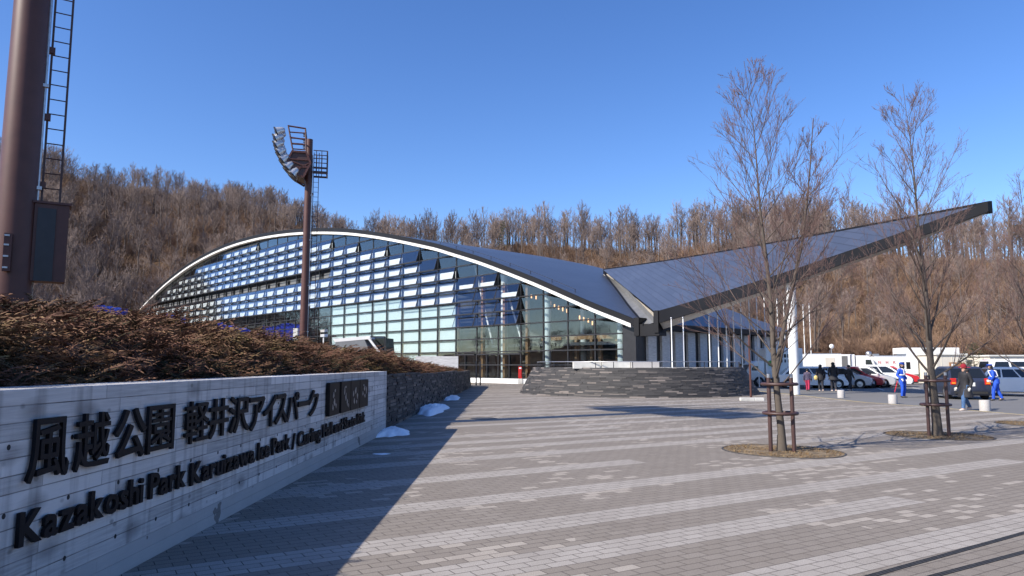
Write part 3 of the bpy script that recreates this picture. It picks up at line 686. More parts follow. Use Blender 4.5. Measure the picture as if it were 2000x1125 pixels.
# warm pendant lamps in the lobby
m_, t_, b_ = new_mat('lamp_glow'); b_.inputs['Base Color'].default_value = (.8, .5, .3, 1); b_.inputs['Emission Color'].default_value = (1, .45, .18, 1); b_.inputs['Emission Strength'].default_value = 2.2
for k, (px, py) in enumerate([(1031, 574), (1038, 579), (1047, 581), (1075, 592), (1083, 598), (1091, 601), (1099, 604), (1107, 607), (1132, 620), (1140, 623), (1149, 626), (1157, 631)]):
    r = ray(px, py); s_ = (FP(0, 3, 0)-CAM).dot(NV)/r.dot(NV); p = CAM+r*s_
    mb = MB(); mb.tube([p-UP*.16, p+UP*.16], .05, 8)
    o = mb.build('pendant_lamp', 'lamp_glow', origin=p)
    tag(o, 'small warm glowing pendant lamp hanging behind the lobby glass', 'pendant lamp', 'pendant lamps hanging in the lobby')
# ================================================================ sign wall
WX = -3.0; WY0, WY1 = 1.2, 17.3; WT = 1.455
sign = thing('sign_wall', 'board marked grey concrete park sign wall with black raised lettering', 'sign', (WX, 9, 0))
mb = MB(); mb.hexa([(WX-.42, WY0, -.1), (WX, WY0, -.1), (WX-.0, WY1, -.1), (WX-.42, WY1, -.1), (WX-.42, WY0, WT), (WX, WY0, WT), (WX, WY1, WT-.01), (WX-.42, WY1, WT-.01)])
wo = mb.build('wall_body', 'board_concrete', sign, bevel=.008)
def hit_wall(px, py, x=WX+.05):
    r = ray(px, py); return CAM+r*(x/r.x)
TXM = Matrix(((0, 0, 1), (1, 0, 0), (0, 1, 0)))      # text x -> world y, text y -> world z, normal -> world x
def letter_mesh(ch, size, bold):
    c = bpy.data.curves.new('glyph', 'FONT'); c.body = ch; c.size = size; c.extrude = .013; c.offset = bold; c.resolution_u = 3
    o = bpy.data.objects.new('glyph', c); COL.objects.link(o); bpy.context.view_layer.update()
    dg = bpy.context.evaluated_depsgraph_get(); me = bpy.data.meshes.new_from_object(o.evaluated_get(dg)); bpy.data.objects.remove(o)
    if len(me.vertices) == 0: return None, 0, 0
    xs = [v.co.x for v in me.vertices]; return me, min(xs), max(xs)
def text_row(s, name, y0, y1, zbase, size, bold, fixed=None, squash=None, zfit=None, mat='letter_black', parent=None):
    """letters one by one along the wall; total width fitted to y0..y1"""
    parent = parent or sign
    items = []; x = 0
    for ch in s:
        if ch == ' ': x += size*(.26 if not fixed else .35); continue
        me, a, b2 = letter_mesh(ch, size, bold)
        if fixed: items.append((ch, me, x)); x += fixed
        else: items.append((ch, me, x-a)); x += (b2-a)+size*.055
    tot = x; k = (y1-y0)/tot
    for ch, me, xo in items:
        zz = [v.co.y for v in me.vertices]
        for v in me.vertices:
            px_, py_, pz_ = v.co
            if zfit: py_ = zfit[0]+(py_)*zfit[1]
            v.co = (WX+.03+pz_, y0+(px_+xo)*k, zbase-.0078*(y0-4.4)+py_)
        me.materials.clear(); me.materials.append(MATS[mat])
        o0 = Vector(sign['_o'])
        for v in me.vertices: v.co = v.co-o0
        me.update(); ob = link(name, me, parent)
# kanji: each fitted by its own box in the photograph
JROW = [('風', 62, 140), ('越', 152, 218), ('公', 227, 288), ('園', 291, 342), ('軽', 364, 409), ('井', 410, 447), ('沢', 449, 487), ('ア', 488, 517), ('イ', 516, 540), ('ス', 538, 561), ('パ', 560, 584), ('ー', 583, 604), ('ク', 602, 622)]
for ch, a, b2 in JROW:
    me, x0, x1 = letter_mesh(ch, .4, .003 if ch in '風越園軽' else .006)
    ya, yb = hit_wall(a, 850).y, hit_wall(b2, 850).y; zs = [v.co.y for v in me.vertices]; z0, z1 = min(zs), max(zs)
    big = a < 345
    zt, zb = 1.262, .873
    if ch == 'ー': zt, zb = 1.09, 1.015
    if ch in 'アイスパク': zt, zb = 1.23, .848
    o0 = Vector(sign['_o'])
    for v in me.vertices:
        v.co = Vector((WX+.032+v.co.z, ya+(v.co.x-x0)/(x1-x0)*(yb-ya), zb+(v.co.y-z0)/(z1-z0)*(zt-zb)))-o0
    me.materials.clear(); me.materials.append(MATS['letter_black']); link('character', me, sign)
ky = lambda px: hit_wall(px, 900).y
text_row('Kazakoshi Park', 'letter', ky(50), ky(369), .512, .282, .0065)
text_row('Karuizawa Ice Park', 'letter', ky(377), ky(568), .512, .282, .0065)
text_row('/ Curling Hall and Skate Rink', 'letter', ky(572), ky(713), .512, .282, .0065)
# four dark plaques with pale relief figures
PX = [(638, 657), (661, 679), (680, 697), (698, 714)]
figs = [[(.35, .62, .13, .2), (.45, .4, .16, .22), (.3, .25, .1, .2), (.62, .28, .09, .16), (.5, .75, .1, .12)], [(.3, .7, .09, .3), (.45, .5, .12, .26), (.62, .3, .1, .25), (.75, .2, .1, .16), (.42, .82, .1, .1)],
        [(.25, .55, .1, .2), (.5, .65, .14, .25), (.7, .45, .1, .2), (.35, .3, .1, .22), (.62, .25, .1, .15)], [(.3, .5, .1, .15), (.5, .68, .14, .2), (.72, .6, .1, .28), (.55, .4, .12, .14), (.4, .8, .09, .1)]]
for (a, b2), fg in zip(PX, figs):
    ya, yb = ky(a), ky(b2); mb = MB(); mb.box((WX+.045, (ya+yb)/2, 1.042), (.06, yb-ya, .535)); pq = mb.build('plaque', 'plaque_bronze', sign, bevel=.004)
    for (u, v, ww, hh) in fg:
        mb = MB(); cy, cz = ya+u*(yb-ya), .775+v*.535
        pts = [(WX+.076, cy+ww*.5*(yb-ya)*math.cos(q)*(1+.35*math.sin(3*q+u*9)), cz+hh*.22*math.sin(q)*(1+.3*math.cos(2*q+v*7))) for q in np.linspace(0, 2*math.pi, 11)[:-1]]
        mb.prism(pts, (.006, 0, 0)); mb.build('relief_figure', 'plaque_figure', pq)

# ================================================================ dry slate walls (built stone by stone)
def stone_wall(name, label, path, heights, batter, parent=None, course=.066, seed=1, cat='wall', cap=True):
    """path: outline points (x,y) going round with the outside on the right hand; stones course by course"""
    rg = np.random.default_rng(seed); P = [Vector((x, y, 0)) for x, y in path]
    cum = [0]
    for a, b2 in zip(P, P[1:]): cum.append(cum[-1]+(b2-a).length)
    Lt = cum[-1]
    def at(s):
        i = min(max(bisect(cum, s)-1, 0), len(P)-2); u = (s-cum[i])/(cum[i+1]-cum[i]); p = P[i].lerp(P[i+1], u); d0 = (P[i+1]-P[i]).normalized()
        dp = (P[i]-P[i-1]).normalized() if i > 0 else d0; dn = (P[i+2]-P[i+1]).normalized() if i+2 < len(P) else d0
        d = ((dp+d0)*(1-u)+(d0+dn)*u).normalized(); return p, Vector((d.y, -d.x, 0))
    V = []; F = []; A = []
    def hh(s): return float(np.interp(s/Lt, [0, 1], heights))
    nc = int(max(heights)/course+.5)
    for c in range(nc):
        s = -rg.uniform(0, .3); z0 = c*course
        while s < Lt:
            ln = rg.uniform(.25, .85); s0, s1 = max(s, 0), min(s+ln, Lt); s += ln+.004
            if s1-s0 < .03: continue
            if z0+course*.6 > hh((s0+s1)/2): continue
            jit = rg.uniform(-.018, .018); zj = rg.uniform(-.002, .002); tone = .08+.8*rg.uniform(0, 1)**1.5+(.14 if c % 3 == 0 else 0)-(.1 if c % 4 == 1 else 0); k = len(V)
            nseg = max(1, int((s1-s0)/.35))
            for q in range(nseg+1):
                sq = s0+(s1-s0)*q/nseg; p, o_ = at(sq)
                for zz, off in ((z0+.002+zj, jit+rg.uniform(-.003, .003)), (z0+course-.007+zj, jit+rg.uniform(-.003, .003))):
                    base = p-o_*batter*(zz/max(heights)); V.append(base+o_*off+UP*zz); V.append(base-o_*.22+UP*zz); A += [tone, tone]
            for q in range(nseg):
                b_ = k+q*4; F += [(b_, b_+4, b_+6, b_+2), (b_+2, b_+6, b_+7, b_+3), (b_+1, b_+3, b_+7, b_+5), (b_, b_+1, b_+5, b_+4)]
            F += [(k, k+2, k+3, k+1), (k+nseg*4, k+nseg*4+1, k+nseg*4+3, k+nseg*4+2)]
    me = np_mesh(name, [tuple(v) for v in V], F, 'slate_stone', A)
    o = link(name, me, parent)
    # dark core behind the joints
    core = MB()
    Q = []
    for q in range(0, 61):
        sq = Lt*q/60; p, o_ = at(sq); Q.append((p-o_*.07, p-o_*(batter+.07)+UP*(hh(sq)-.02)))
    for (a, b2), (c, d_) in zip(Q, Q[1:]): core.quad(a, c, d_, b2)
    return o, core
# low wall along the hedge, running on from the sign to the entrance
low = thing('slate_wall', 'long low black slate retaining wall below the hedge beyond the sign', 'wall', (-3.1, 35, 0))
LP = [(-3.12, 17.25), (-3.1, 24), (-3.06, 32), (-3.0, 40), (-2.95, 48), (-2.95, 52.2), (-3.1, 53.4), (-3.5, 54.2), (-4.4, 54.6), (-7, 54.7)]
o, core = stone_wall('stonework', '', LP, [1.36, 1.16], .10, low, course=.075, seed=3)
for v in o.data.vertices: v.co = v.co-Vector(low['_o'])
core.build('wall_core', 'black_metal', low)
# round terrace
def circ3(a, b2, c):
    ax, ay, bx, by, cx, cy = a.x, a.y, b2.x, b2.y, c.x, c.y; D = 2*(ax*(by-cy)+bx*(cy-ay)+cx*(ay-by))
    ux = ((ax*ax+ay*ay)*(by-cy)+(bx*bx+by*by)*(cy-ay)+(cx*cx+cy*cy)*(ay-by))/D; uy = ((ax*ax+ay*ay)*(cx-bx)+(bx*bx+by*by)*(ax-cx)+(cx*cx+cy*cy)*(bx-ax))/D
    return Vector((ux, uy, 0)), math.hypot(ax-ux, ay-uy)
TC, TR = circ3(G(1019, 765), G(1230, 777), G(1455, 774)); TH = 1.46
print('terrace', TC, TR)
ter = thing('round_terrace', 'round dark slate terrace wall with sloping stacked stone face', 'wall', TC)
cp = [(TC.x+TR*math.cos(q), TC.y+TR*math.sin(q)) for q in np.linspace(0, 2*math.pi, 97)]
o, core = stone_wall('stonework', '', cp, [TH, TH], .80, ter, course=.0665, seed=5)
for v in o.data.vertices: v.co = v.co-Vector(ter['_o'])
core.build('wall_core', 'black_metal', ter)
mb = MB(); mb.lathe((TC.x, TC.y, 0), [(TR-.88, .2), (TR-.88, TH-.03)], 64); mb.build('terrace_floor', 'stone_grey', ter)
rail = MB(); RR_ = TR-1.05; a0, a1 = R(172), R(345)
rp_ = [(TC.x+RR_*math.cos(q), TC.y+RR_*math.sin(q), TH+.30) for q in np.linspace(a0, a1, 60)]
hr = thing('handrail', 'low grey steel handrail running round the rim of the slate terrace', 'railing', (TC.x, TC.y, TH))
rail.tube(rp_, .024, 6); rail.build('top_rail', 'galvanised', hr, smooth=True)
for q in np.linspace(a0, a1, 19):
    x, y = TC.x+RR_*math.cos(q), TC.y+RR_*math.sin(q); mb = MB(); mb.tube([(x, y, TH-.03), (x, y, TH+.30)], .02, 6); mb.build('post', 'dark_frame', hr)
bn = thing('terrace_bench', 'long white concrete bench set behind the terrace rail', 'bench', (W(1205, 712, 37.5).x, 37.5, TH))
bx0, bx1 = W(1118, 710, 37.6).x, W(1288, 710, 37.0).x
for k in range(3):
    a = bx0+(bx1-bx0)*k/3; mb = MB(); mb.box(((a+a+(bx1-bx0)/3)/2, 37.4-.1*k, TH+.12), ((bx1-bx0)/3-.02, .5, .36)); mb.build('block', 'concrete_light' if k < 2 else 'bollard_stone', bn, bevel=.015)

# ================================================================ hedge on the bank
def bank_z(X, Y):
    d = np.clip(-3.25-np.asarray(X, float), 0, None); Y = np.asarray(Y, float)
    b0 = np.interp(Y, [0, 17, 54], [1.34, 1.24, 1.0])
    n = .20*np.sin(X*1.9+Y*.8)*np.cos(Y*1.1-X*.5)+.10*np.sin(X*3.1-Y*2.3)+.14*np.sin(Y*.55+1.2)
    up = .13*np.clip(d-1.1, 0, 3.9)+.02*np.clip(d-4.95, 0, 8)
    damp = np.interp(Y, [4, 9, 14, 18, 22, 30, 40, 46, 50, 54.5], [.8, .9, .9, .95, 1, .82, .62, .45, .2, .05])
    cap_ = np.interp(Y, [3, 11, 18, 25, 32, 45, 54], [.95, .72, .74, .60, .45, .25, .05])
    return b0+.88*np.minimum(d, cap_)+up*damp+n*np.clip(d*.7, 0, 1)*np.interp(Y, [40, 54], [1, .2])
gx = np.arange(-24, -3.2, .3); gy = np.arange(-6, 54.4, .4); GX, GY = np.meshgrid(gx, gy, indexing='ij'); GZ = bank_z(GX, GY)-.16
GZ[0] = -.2; GZ[:, 0] = -.2; GZ[:, -1] = 0
n_, m_2 = GX.shape; ii = np.arange(n_-1)[:, None]*m_2+np.arange(m_2-1)[None]
link_b = link('planted_bank', np_mesh('planted_bank', np.stack([GX, GY, GZ], -1).reshape(-1, 3), np.stack([ii, ii+m_2, ii+m_2+1, ii+1], -1).reshape(-1, 4), 'hill_earth', smooth=True)); tag(link_b, kind='structure')
def hedge():
    rg = np.random.default_rng(11); V = []; F = []; A = []
    n = 58000
    d = .12+rg.uniform(0, 1, n)**1.35*8.2; Y = 2.0+rg.uniform(0, 1, n)**1.25*51.5; X = -3.28-d
    Z = bank_z(X, Y)+rg.uniform(-.22, .10, n)
    keep = (X/Y > -1.25); X, Y, Z, d = X[keep], Y[keep], Z[keep], d[keep]; n = len(X)
    clump = .5+.5*np.sin(X*2.3+1.3*np.sin(Y*1.4))*np.cos(Y*1.9+X*.7)
    patch = .5+.5*np.sin(X*.9+Y*.63+2)*np.cos(Y*.41-X*1.1)
    L = rg.uniform(.20, .48, n)*(1+.15*clump)
    ang = rg.normal(-.15, .85, n)+np.where(d < .5, np.pi*.5*np.sign(rg.normal(0, 1, n)), 0)       # spread direction about +x
    hx, hy = np.cos(ang), np.sin(ang); el = rg.uniform(-.05, .75, n)
    droop = rg.uniform(.5, 1.3, n)
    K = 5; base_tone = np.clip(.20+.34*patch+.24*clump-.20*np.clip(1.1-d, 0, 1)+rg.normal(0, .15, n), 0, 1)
    sp = np.zeros((n, K, 3)); p = np.stack([X-hx*.1, Y-hy*.1, Z-.1], 1)
    for k in range(K):
        sp[:, k] = p; e = el-droop*k/K*.9
        p = p+np.stack([hx*np.cos(e), hy*np.cos(e), np.sin(e)], 1)*(L/(K-1))[:, None]
    side = np.stack([-hy, hx, np.zeros(n)], 1)
    for k in range(K-1):
        for sgn in (-1, 1):
            for half in (0, .5):
                root = sp[:, k]*(1-half)+sp[:, k+1]*half; fw = sp[:, k+1]-sp[:, k]; fw /= np.linalg.norm(fw, axis=1)[:, None]
                ll = (L*(.27-.035*k)*rg.uniform(.7, 1.3, n))[:, None]
                tip = root+(fw*.75+side*sgn*.62+np.array([0, 0, 1])*rg.uniform(-.25, .38, n)[:, None])*ll
                wd_ = (fw*.16*ll)+np.array([0, 0, .012]); b0_ = sum(len(v) for v in V)
                V.append(np.concatenate([root, root+wd_, tip], 0)); idx = np.arange(n)+b0_
                F.append(np.stack([idx, idx+n, idx+2*n], 1))
                tn = base_tone+.10*k
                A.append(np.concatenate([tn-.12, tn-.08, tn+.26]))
    V = np.concatenate(V); F = np.concatenate(F); A = np.clip(np.concatenate(A), 0, 1)
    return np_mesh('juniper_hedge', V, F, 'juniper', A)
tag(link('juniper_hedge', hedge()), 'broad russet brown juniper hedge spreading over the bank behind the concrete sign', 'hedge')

# ================================================================ snow left along the foot of the walls
def snow_pile(label, cx, cy, lx, ly, h, seed, zb=0.0, rz=0):
    rg = np.random.default_rng(seed); nx, ny = 44, 30; V = []; F = []
    for i in range(nx):
        for j in range(ny):
            u, v = i/(nx-1)*2-1, j/(ny-1)*2-1; r = math.hypot(u, v); ang = math.atan2(v, u)
            rim = .82+.14*math.sin(ang*3+seed)+.08*math.sin(ang*7+seed*2)
            e = max(0, 1-(r/rim)**2); bump = .80+.13*math.sin(u*6+seed)*math.cos(v*7+seed*1.7)+.08*math.sin(u*13+v*11)*math.cos(v*17)+rg.uniform(-.09, .09)
            x, y = u*lx/2, v*ly/2
            V.append((x*math.cos(rz)-y*math.sin(rz), x*math.sin(rz)+y*math.cos(rz), h*(e**.62)*max(.3, bump)*.95 if e > 0 else -.03))
    for i in range(nx-1):
        for j in range(ny-1): F.append((i*ny+j, (i+1)*ny+j, (i+1)*ny+j+1, i*ny+j+1))
    o = link('snow_pile', np_mesh('snow_pile', V, F, 'snow', smooth=True), loc=(cx, cy, zb)); tag(o, label, 'snow', 'snow left at the foot of the walls'); return o
s1 = G(756, 849); snow_pile('small thin snow heap at the end of the concrete sign wall', s1.x+.05, s1.y+.3, .95, 2.3, .16, 2)
s2 = G(842, 803); snow_pile('largest lumpy snow heap against the black slate wall', s2.x, s2.y+.2, 1.25, 5.6, .27, 5)
s3 = G(878, 781); snow_pile('flat snow heap at the far end of the large snow heap', s3.x-.1, s3.y+1.5, 1.1, 6, .15, 9)
snow_pile('patch of snow on top of the slate wall under the hedge', -3.45, 19.6, .5, 1.5, .14, 4, 1.22)
snow_pile('tiny scrap of melting snow on the shaded paving', G(745, 887).x, G(745, 887).y, .35, .25, .02, 6)

# ================================================================ floodlight towers
def tower(label, base, Hh, sc, rot, near=False, hy=1.0):
    """base: ground point; sc: overall thickness; built about its own foot, lamps facing local -x"""
    tw = thing('floodlight_tower', label, 'floodlight', base, 'brown floodlight towers beside the hall', world=False, rz=rot)
    r0, r1 = .44*sc, .33*sc
    mb = MB(); mb.tube([(0, 0, -.1), (0, 0, Hh*.5), (0, 0, Hh+.9)], [r0, (r0+r1)/2, r1], 28); mb.build('pole', 'brown_steel', tw, smooth=50)
    zp = Hh-1.0
    # head: side frames (trapezoid trusses) and the lamp bank on the -x side
    for y in (-1.25*hy, 1.25*hy):
        fr = MB(); k = .055
        pts = [(-1.35, y, Hh+1.35), (-.25, y, Hh+1.25), (-.15, y, Hh-.35), (-1.0, y, Hh-.35)]
        for a, b2 in zip(pts, pts[1:]+pts[:1]): fr.tube([a, b2], k, 6)
        for q in (.3, .55, .8):
            za = Hh-.35+q*1.6; fr.tube([(-1.0-.35*q, y, za), (-.2, y, za)], k*.8, 6)
        low_ = [(-1.3, y, Hh-.9), (-1.05, y, Hh-.38), (-.15, y, Hh-.38), (.15, y, Hh-1.1), (-.3, y, Hh-2.1), (-1.0, y, Hh-1.7)]
        for a, b2 in zip(low_, low_[1:]+low_[:1]): fr.bar(a, b2, .1, .12)
        fr.bar((-1.25, y, Hh-.9), (.1, y, Hh-.9), .08); fr.bar((-1.2, y, Hh-1.0), (0, y, Hh-1.4), .07); fr.bar((-1.1, y, Hh-1.45), (0, y, Hh-1.4), .07); fr.bar((-.9, y, Hh-1.75), (.05, y, Hh-1.1), .07)
        fr.build('side_frame', 'brown_steel', tw)
    fr = MB()
    for x, z in ((-1.35, 1.35), (-1.2, .6), (-1.05, -.35), (-1.3, -.9), (-1.0, -1.7), (-.25, 1.25), (-.15, -.35)): fr.tube([(x, -1.3*hy, Hh+z), (x, 1.3*hy, Hh+z)], .05, 6)
    fr.build('cross_tubes', 'brown_steel', tw)
    mb = MB(); mb.prism([(-1.02, -1.2*hy, Hh-.42), (-.1, -1.2*hy, Hh-.42), (.12, -1.2*hy, Hh-1.1), (-.3, -1.2*hy, Hh-2.02), (-1.0, -1.2*hy, Hh-1.65), (-1.22, -1.2*hy, Hh-.9)], (0, 2.4*hy, 0)); mb.build('platform_deck', 'brown_steel_dark', tw)
    mb = MB()
    for z in (.1, .5, .9): mb.box((-.32, -1.0, Hh+z), (.12, .2, .26)); mb.box((-.32, .6, Hh+z), (.12, .2, .26))
    mb.build('ballast_boxes', 'galvanised', tw)
    # lamps: six rows of four bowls following an arc
    for j, (x, z) in enumerate([(-1.95, .95), (-2.02, .5), (-1.98, .05), (-1.82, -.42), (-1.58, -.9), (-1.28, -1.38), (-.92, -1.8)]):
        for y in [hy*(q+(.35 if j % 2 and near else 0)) for q in ((-1.4, -.7, 0, .7, 1.4) if near and j < 5 else (-.7, 0, .7) if near else (-1.15, -.3))]:
            c = Vector((x, y, Hh+z)); Mx = Matrix.Rotation(R(66-4*j), 3, 'Y')
            mb = MB(); prof = [(.09, .52), (.17, .46), (.26, .25), (.33, 0), (.37, -.08), (.34, -.08), (.22, .16), (.06, .32)]
            t0 = MB(); t0.lathe((0, 0, 0), prof, 14); mb.add([c+Mx@(Vector(v)+Vector((0, 0, -.1))) for v in t0.v], t0.f)
            lo = mb.build('floodlight', 'lamp_bowl', tw, smooth=40)
            mb = MB(); rim = MB(); rim.lathe((0, 0, 0), [(.33, -.22), (.385, -.22), (.385, -.14), (.33, -.14)], 14); mb.add([c+Mx@Vector(v) for v in rim.v], rim.f)
            mb.build('lamp_rim', 'black_metal', lo)
    # balcony on the ladder side
    bc = MB(); X0, X1 = .3, 1.22
    for z in (Hh-1.2, Hh-1.55): bc.box(((X0+X1)/2, -.55, z), (X1-X0, .09, .12)); bc.box(((X0+X1)/2, .55, z), (X1-X0, .09, .12)); bc.box((X1, 0, z), (.1, 1.2, .12))
    for z in (Hh-.55, Hh): bc.box(((X0+X1)/2, -.55, z), (X1-X0, .05, .05)); bc.box(((X0+X1)/2, .55, z), (X1-X0, .05, .05)); bc.box((X1, 0, z), (.05, 1.1, .05))
    for x in (.5, .85, X1):
        for y in (-.55, .55): bc.box((x, y, Hh-.8), (.045 if x < 1.2 else .09, .045, 1.6))
    bc.build('balcony', 'brown_steel_dark', tw)
    # ladder: two rails and rungs, held off the pole by brackets
    if near: lx, ly = .60, 0
    else: lx, ly = .68*sc+.05, 0
    zl = 3.45 if near else 3.4
    la = MB()
    for x in (-.17, .17): la.bar((lx+x, ly, zl), (lx+x, ly, Hh), .045)
    lo = la.build('ladder', 'brown_steel_dark', tw)
    z = zl+.1
    while z < Hh-.3: rg_ = MB(); rg_.tube([(lx-.17, ly, z), (lx+.17, ly, z)], .014, 5); rg_.build('rung', 'brown_steel_dark', lo); z += .34
    z = zl+.5
    while z < Hh-1:
        mb = MB(); mb.box(((r0+lx)/2-.14, ly, z), (lx-r0*.6-.1, .12, .14)); mb.build('bracket', 'brown_steel', tw); z += 1.55
    mb = MB(); mb.tube([(lx-.25, ly-.10, zl-.1), (lx-.25, ly-.10, Hh-.2)], .032 if near else .03, 8); cd = mb.build('conduit', 'galvanised', tw, smooth=40)
    z = zl+.4
    while z < Hh-1:
        mb = MB(); mb.box((lx-.25, ly-.13, z), (.14, .1, .07)); mb.build('clamp', 'galvanised', cd); z += 1.55*(1.5 if near else 2)
    return tw, r0
nb = Vector((-10.75, 15.3, 0)); nb_rot = R(33)
tn, r0n = tower('nearest brown steel floodlight tower at the left edge rising out of the hedge', (nb.x, nb.y, 1.6), 14.2, .92, nb_rot, True, 2.1)
# switch cabinet fins low on the near pole, and a hinge plate on its face
mb = MB(); mb.box((.64, 0, 2.65), (.64, .46, 1.7)); cb2 = mb.build('switch_cabinet', 'brown_steel', tn)
mb = MB(); mb.box((.55, -.24, 2.6), (.34, .03, 1.6)); mb.build('cabinet_recess', 'black_metal', cb2)
mb = MB(); mb.box((.64, 0, 3.53), (.72, .54, .05)); mb.build('cabinet_lid', 'brown_steel', cb2)
mb = MB(); mb.box((-.10, -.44, 2.35), (.14, .12, .8)); hp = mb.build('hinge_plate', 'brown_steel', tn)
for z in (2.02, 2.26, 2.5, 2.7): mb = MB(); mb.box((-.12, -.51, z), (.09, .03, .035)); mb.build('hinge_bolt', 'galvanised', hp)
fb = W(593, 655, 48.0)
tower('distant brown steel floodlight tower in front of the arched glass facade', (fb.x, fb.y, 0), CAMZ+(712.5-302)/FPX*48.0+.45, .66, R(14))
# ================================================================ bare trees
class Twigs:
    """collects tapering polylines and turns them into one tube mesh; mixf runs from 0 (thick) to 1 (finest)"""
    def __init__(s): s.V = []; s.F = []; s.A = []; s.n = 0
    def line(s, pts, r0, r1, n, tone0, tone1):
        P = np.asarray(pts, float); m = len(P); d = np.gradient(P, axis=0); d /= np.linalg.norm(d, axis=1)[:, None]+1e-9
        ref = np.array([.31, .77, .12]) if abs(d[0, 2]) > .7 else np.array([0, 0, 1.])
        x = np.cross(d, ref); x /= np.linalg.norm(x, axis=1)[:, None]+1e-9; y = np.cross(d, x)
        a = 2*np.pi*np.arange(n)/n; rr = np.linspace(r0, r1, m)
        ring = P[:, None]+(x[:, None]*np.cos(a)[None, :, None]+y[:, None]*np.sin(a)[None, :, None])*rr[:, None, None]
        s.V.append(ring.reshape(-1, 3)); s.A.append(np.repeat(np.linspace(tone0, tone1, m), n))
        i = np.arange(m-1)[:, None]*n+np.arange(n)[None]; j = np.arange(m-1)[:, None]*n+(np.arange(n)[None]+1) % n
        s.F.append((np.stack([i, j, j+n, i+n], -1).reshape(-1, 4))+s.n); s.n += m*n
    def mesh(s, name, mat, smooth=True): return np_mesh(name, np.concatenate(s.V), np.concatenate(s.F), mat, np.concatenate(s.A), smooth)
def wander(rg, p, d, L, k, up=0.0, wob=.12):
    """a gently bending path; up > 0 lets it sweep upwards"""
    pts = [np.array(p, float)]; d = np.array(d, float); d /= np.linalg.norm(d)
    for i in range(k):
        d = d+rg.normal(0, wob, 3)+np.array([0, 0, up/k]); d /= np.linalg.norm(d); pts.append(pts[-1]+d*L/k)
    return np.array(pts)
def along(pts, f):
    q = f*(len(pts)-1); i = min(int(q), len(pts)-2); u = q-i; return pts[i]*(1-u)+pts[i+1]*u, (pts[i+1]-pts[i])/np.linalg.norm(pts[i+1]-pts[i])
def offshoot(rg, d, spread, az=None):
    az = rg.uniform(0, 2*np.pi) if az is None else az
    ref = np.array([0, 0, 1.]) if abs(d[2]) < .9 else np.array([1., 0, 0]); x = np.cross(d, ref); x /= np.linalg.norm(x); y = np.cross(d, x)
    v = d*math.cos(spread)+(x*math.cos(az)+y*math.sin(az))*math.sin(spread); return v/np.linalg.norm(v)

def young_tree(seed, H, r, lean=(0, 0), nl=30, spread=1.0, fork=False):
    rg = np.random.default_rng(seed); tr = Twigs(); tw = Twigs()
    k = 16; lead = np.array([[lean[0]*(i/k)**1.3+.025*math.sin(i*.9+seed), lean[1]*(i/k)**1.3+.025*math.cos(i*.7+seed), H*.93*i/k] for i in range(k+1)])
    for a_ in range(0, k, 2): tr.line(lead[a_:a_+3], max(.006, r*(1-a_/k)**1.35), max(.005, r*(1-(a_+2)/k)**1.35), 10, .5*a_/k, .5*(a_+2)/k)
    # root flare
    tr.line([(0, 0, -.05), (0, 0, .10), (0, 0, .3)], r*1.35, r*.98, 10, 0, 0)
    def grow(pts, L, r0, lev):
        n = {1: 11, 2: 5, 3: 2}[lev]
        for q in range(n):
            f = rg.uniform(.18, .98); p, d = along(pts, f); L2 = L*(.46, .46, .40)[lev-1]*rg.uniform(.6, 1.25)*(1.15-.55*f)
            dd = offshoot(rg, d, rg.uniform(.35, .75)); dd[2] += .18
            rr = max(.0024, r0*(1-f*.7)*.42); pp = wander(rg, p, dd, L2, 5 if lev < 3 else 3, .26, .085)
            tw.line(pp, rr, .0014 if lev > 1 else .002, 4 if lev < 3 else 3, .35+.15*lev, .72+.1*lev)
            if lev < 3: grow(pp, L2, rr, lev+1)
    for i in range(nl):
        f = .15+.79*(i/nl)**1.1; p, d = along(lead, f)
        az = i*2.4+rg.uniform(-.5, .5); tilt = rg.uniform(.62, 1.0)*(1-.42*(f-.17))
        L = spread*(2.75*(1-f)**.72+.34)*rg.uniform(.75, 1.12)
        dd = np.array([math.cos(az)*math.sin(tilt), math.sin(az)*math.sin(tilt), math.cos(tilt)])
        rr = max(.005, r*.36*(1-f)**1.0*rg.uniform(.6, 1.1)); pts = wander(rg, p, dd, L, 8, .34, .05)
        tr.line(pts, rr, .003, 6, .25, .75); grow(pts, L, rr, 1)
    if fork:      # second upright stem
        p, d = along(lead, .19); pts = wander(rg, p, np.array([.22, .0, 1]), H*.62, 10, .25, .03); tr.line(pts, r*.6, .006, 8, .1, .6)
        for i in range(14):
            f = .2+.75*i/14; pp, d2 = along(pts, f); az = i*2.4; L = spread*(1.5*(1-f)+.3); q = wander(rg, pp, np.array([math.cos(az)*.6, math.sin(az)*.6, .8]), L, 7, .4, .05)
            tr.line(q, .013*(1.1-f), .003, 5, .3, .75); grow(q, L, .012, 1)
    return tr, tw
pits = []
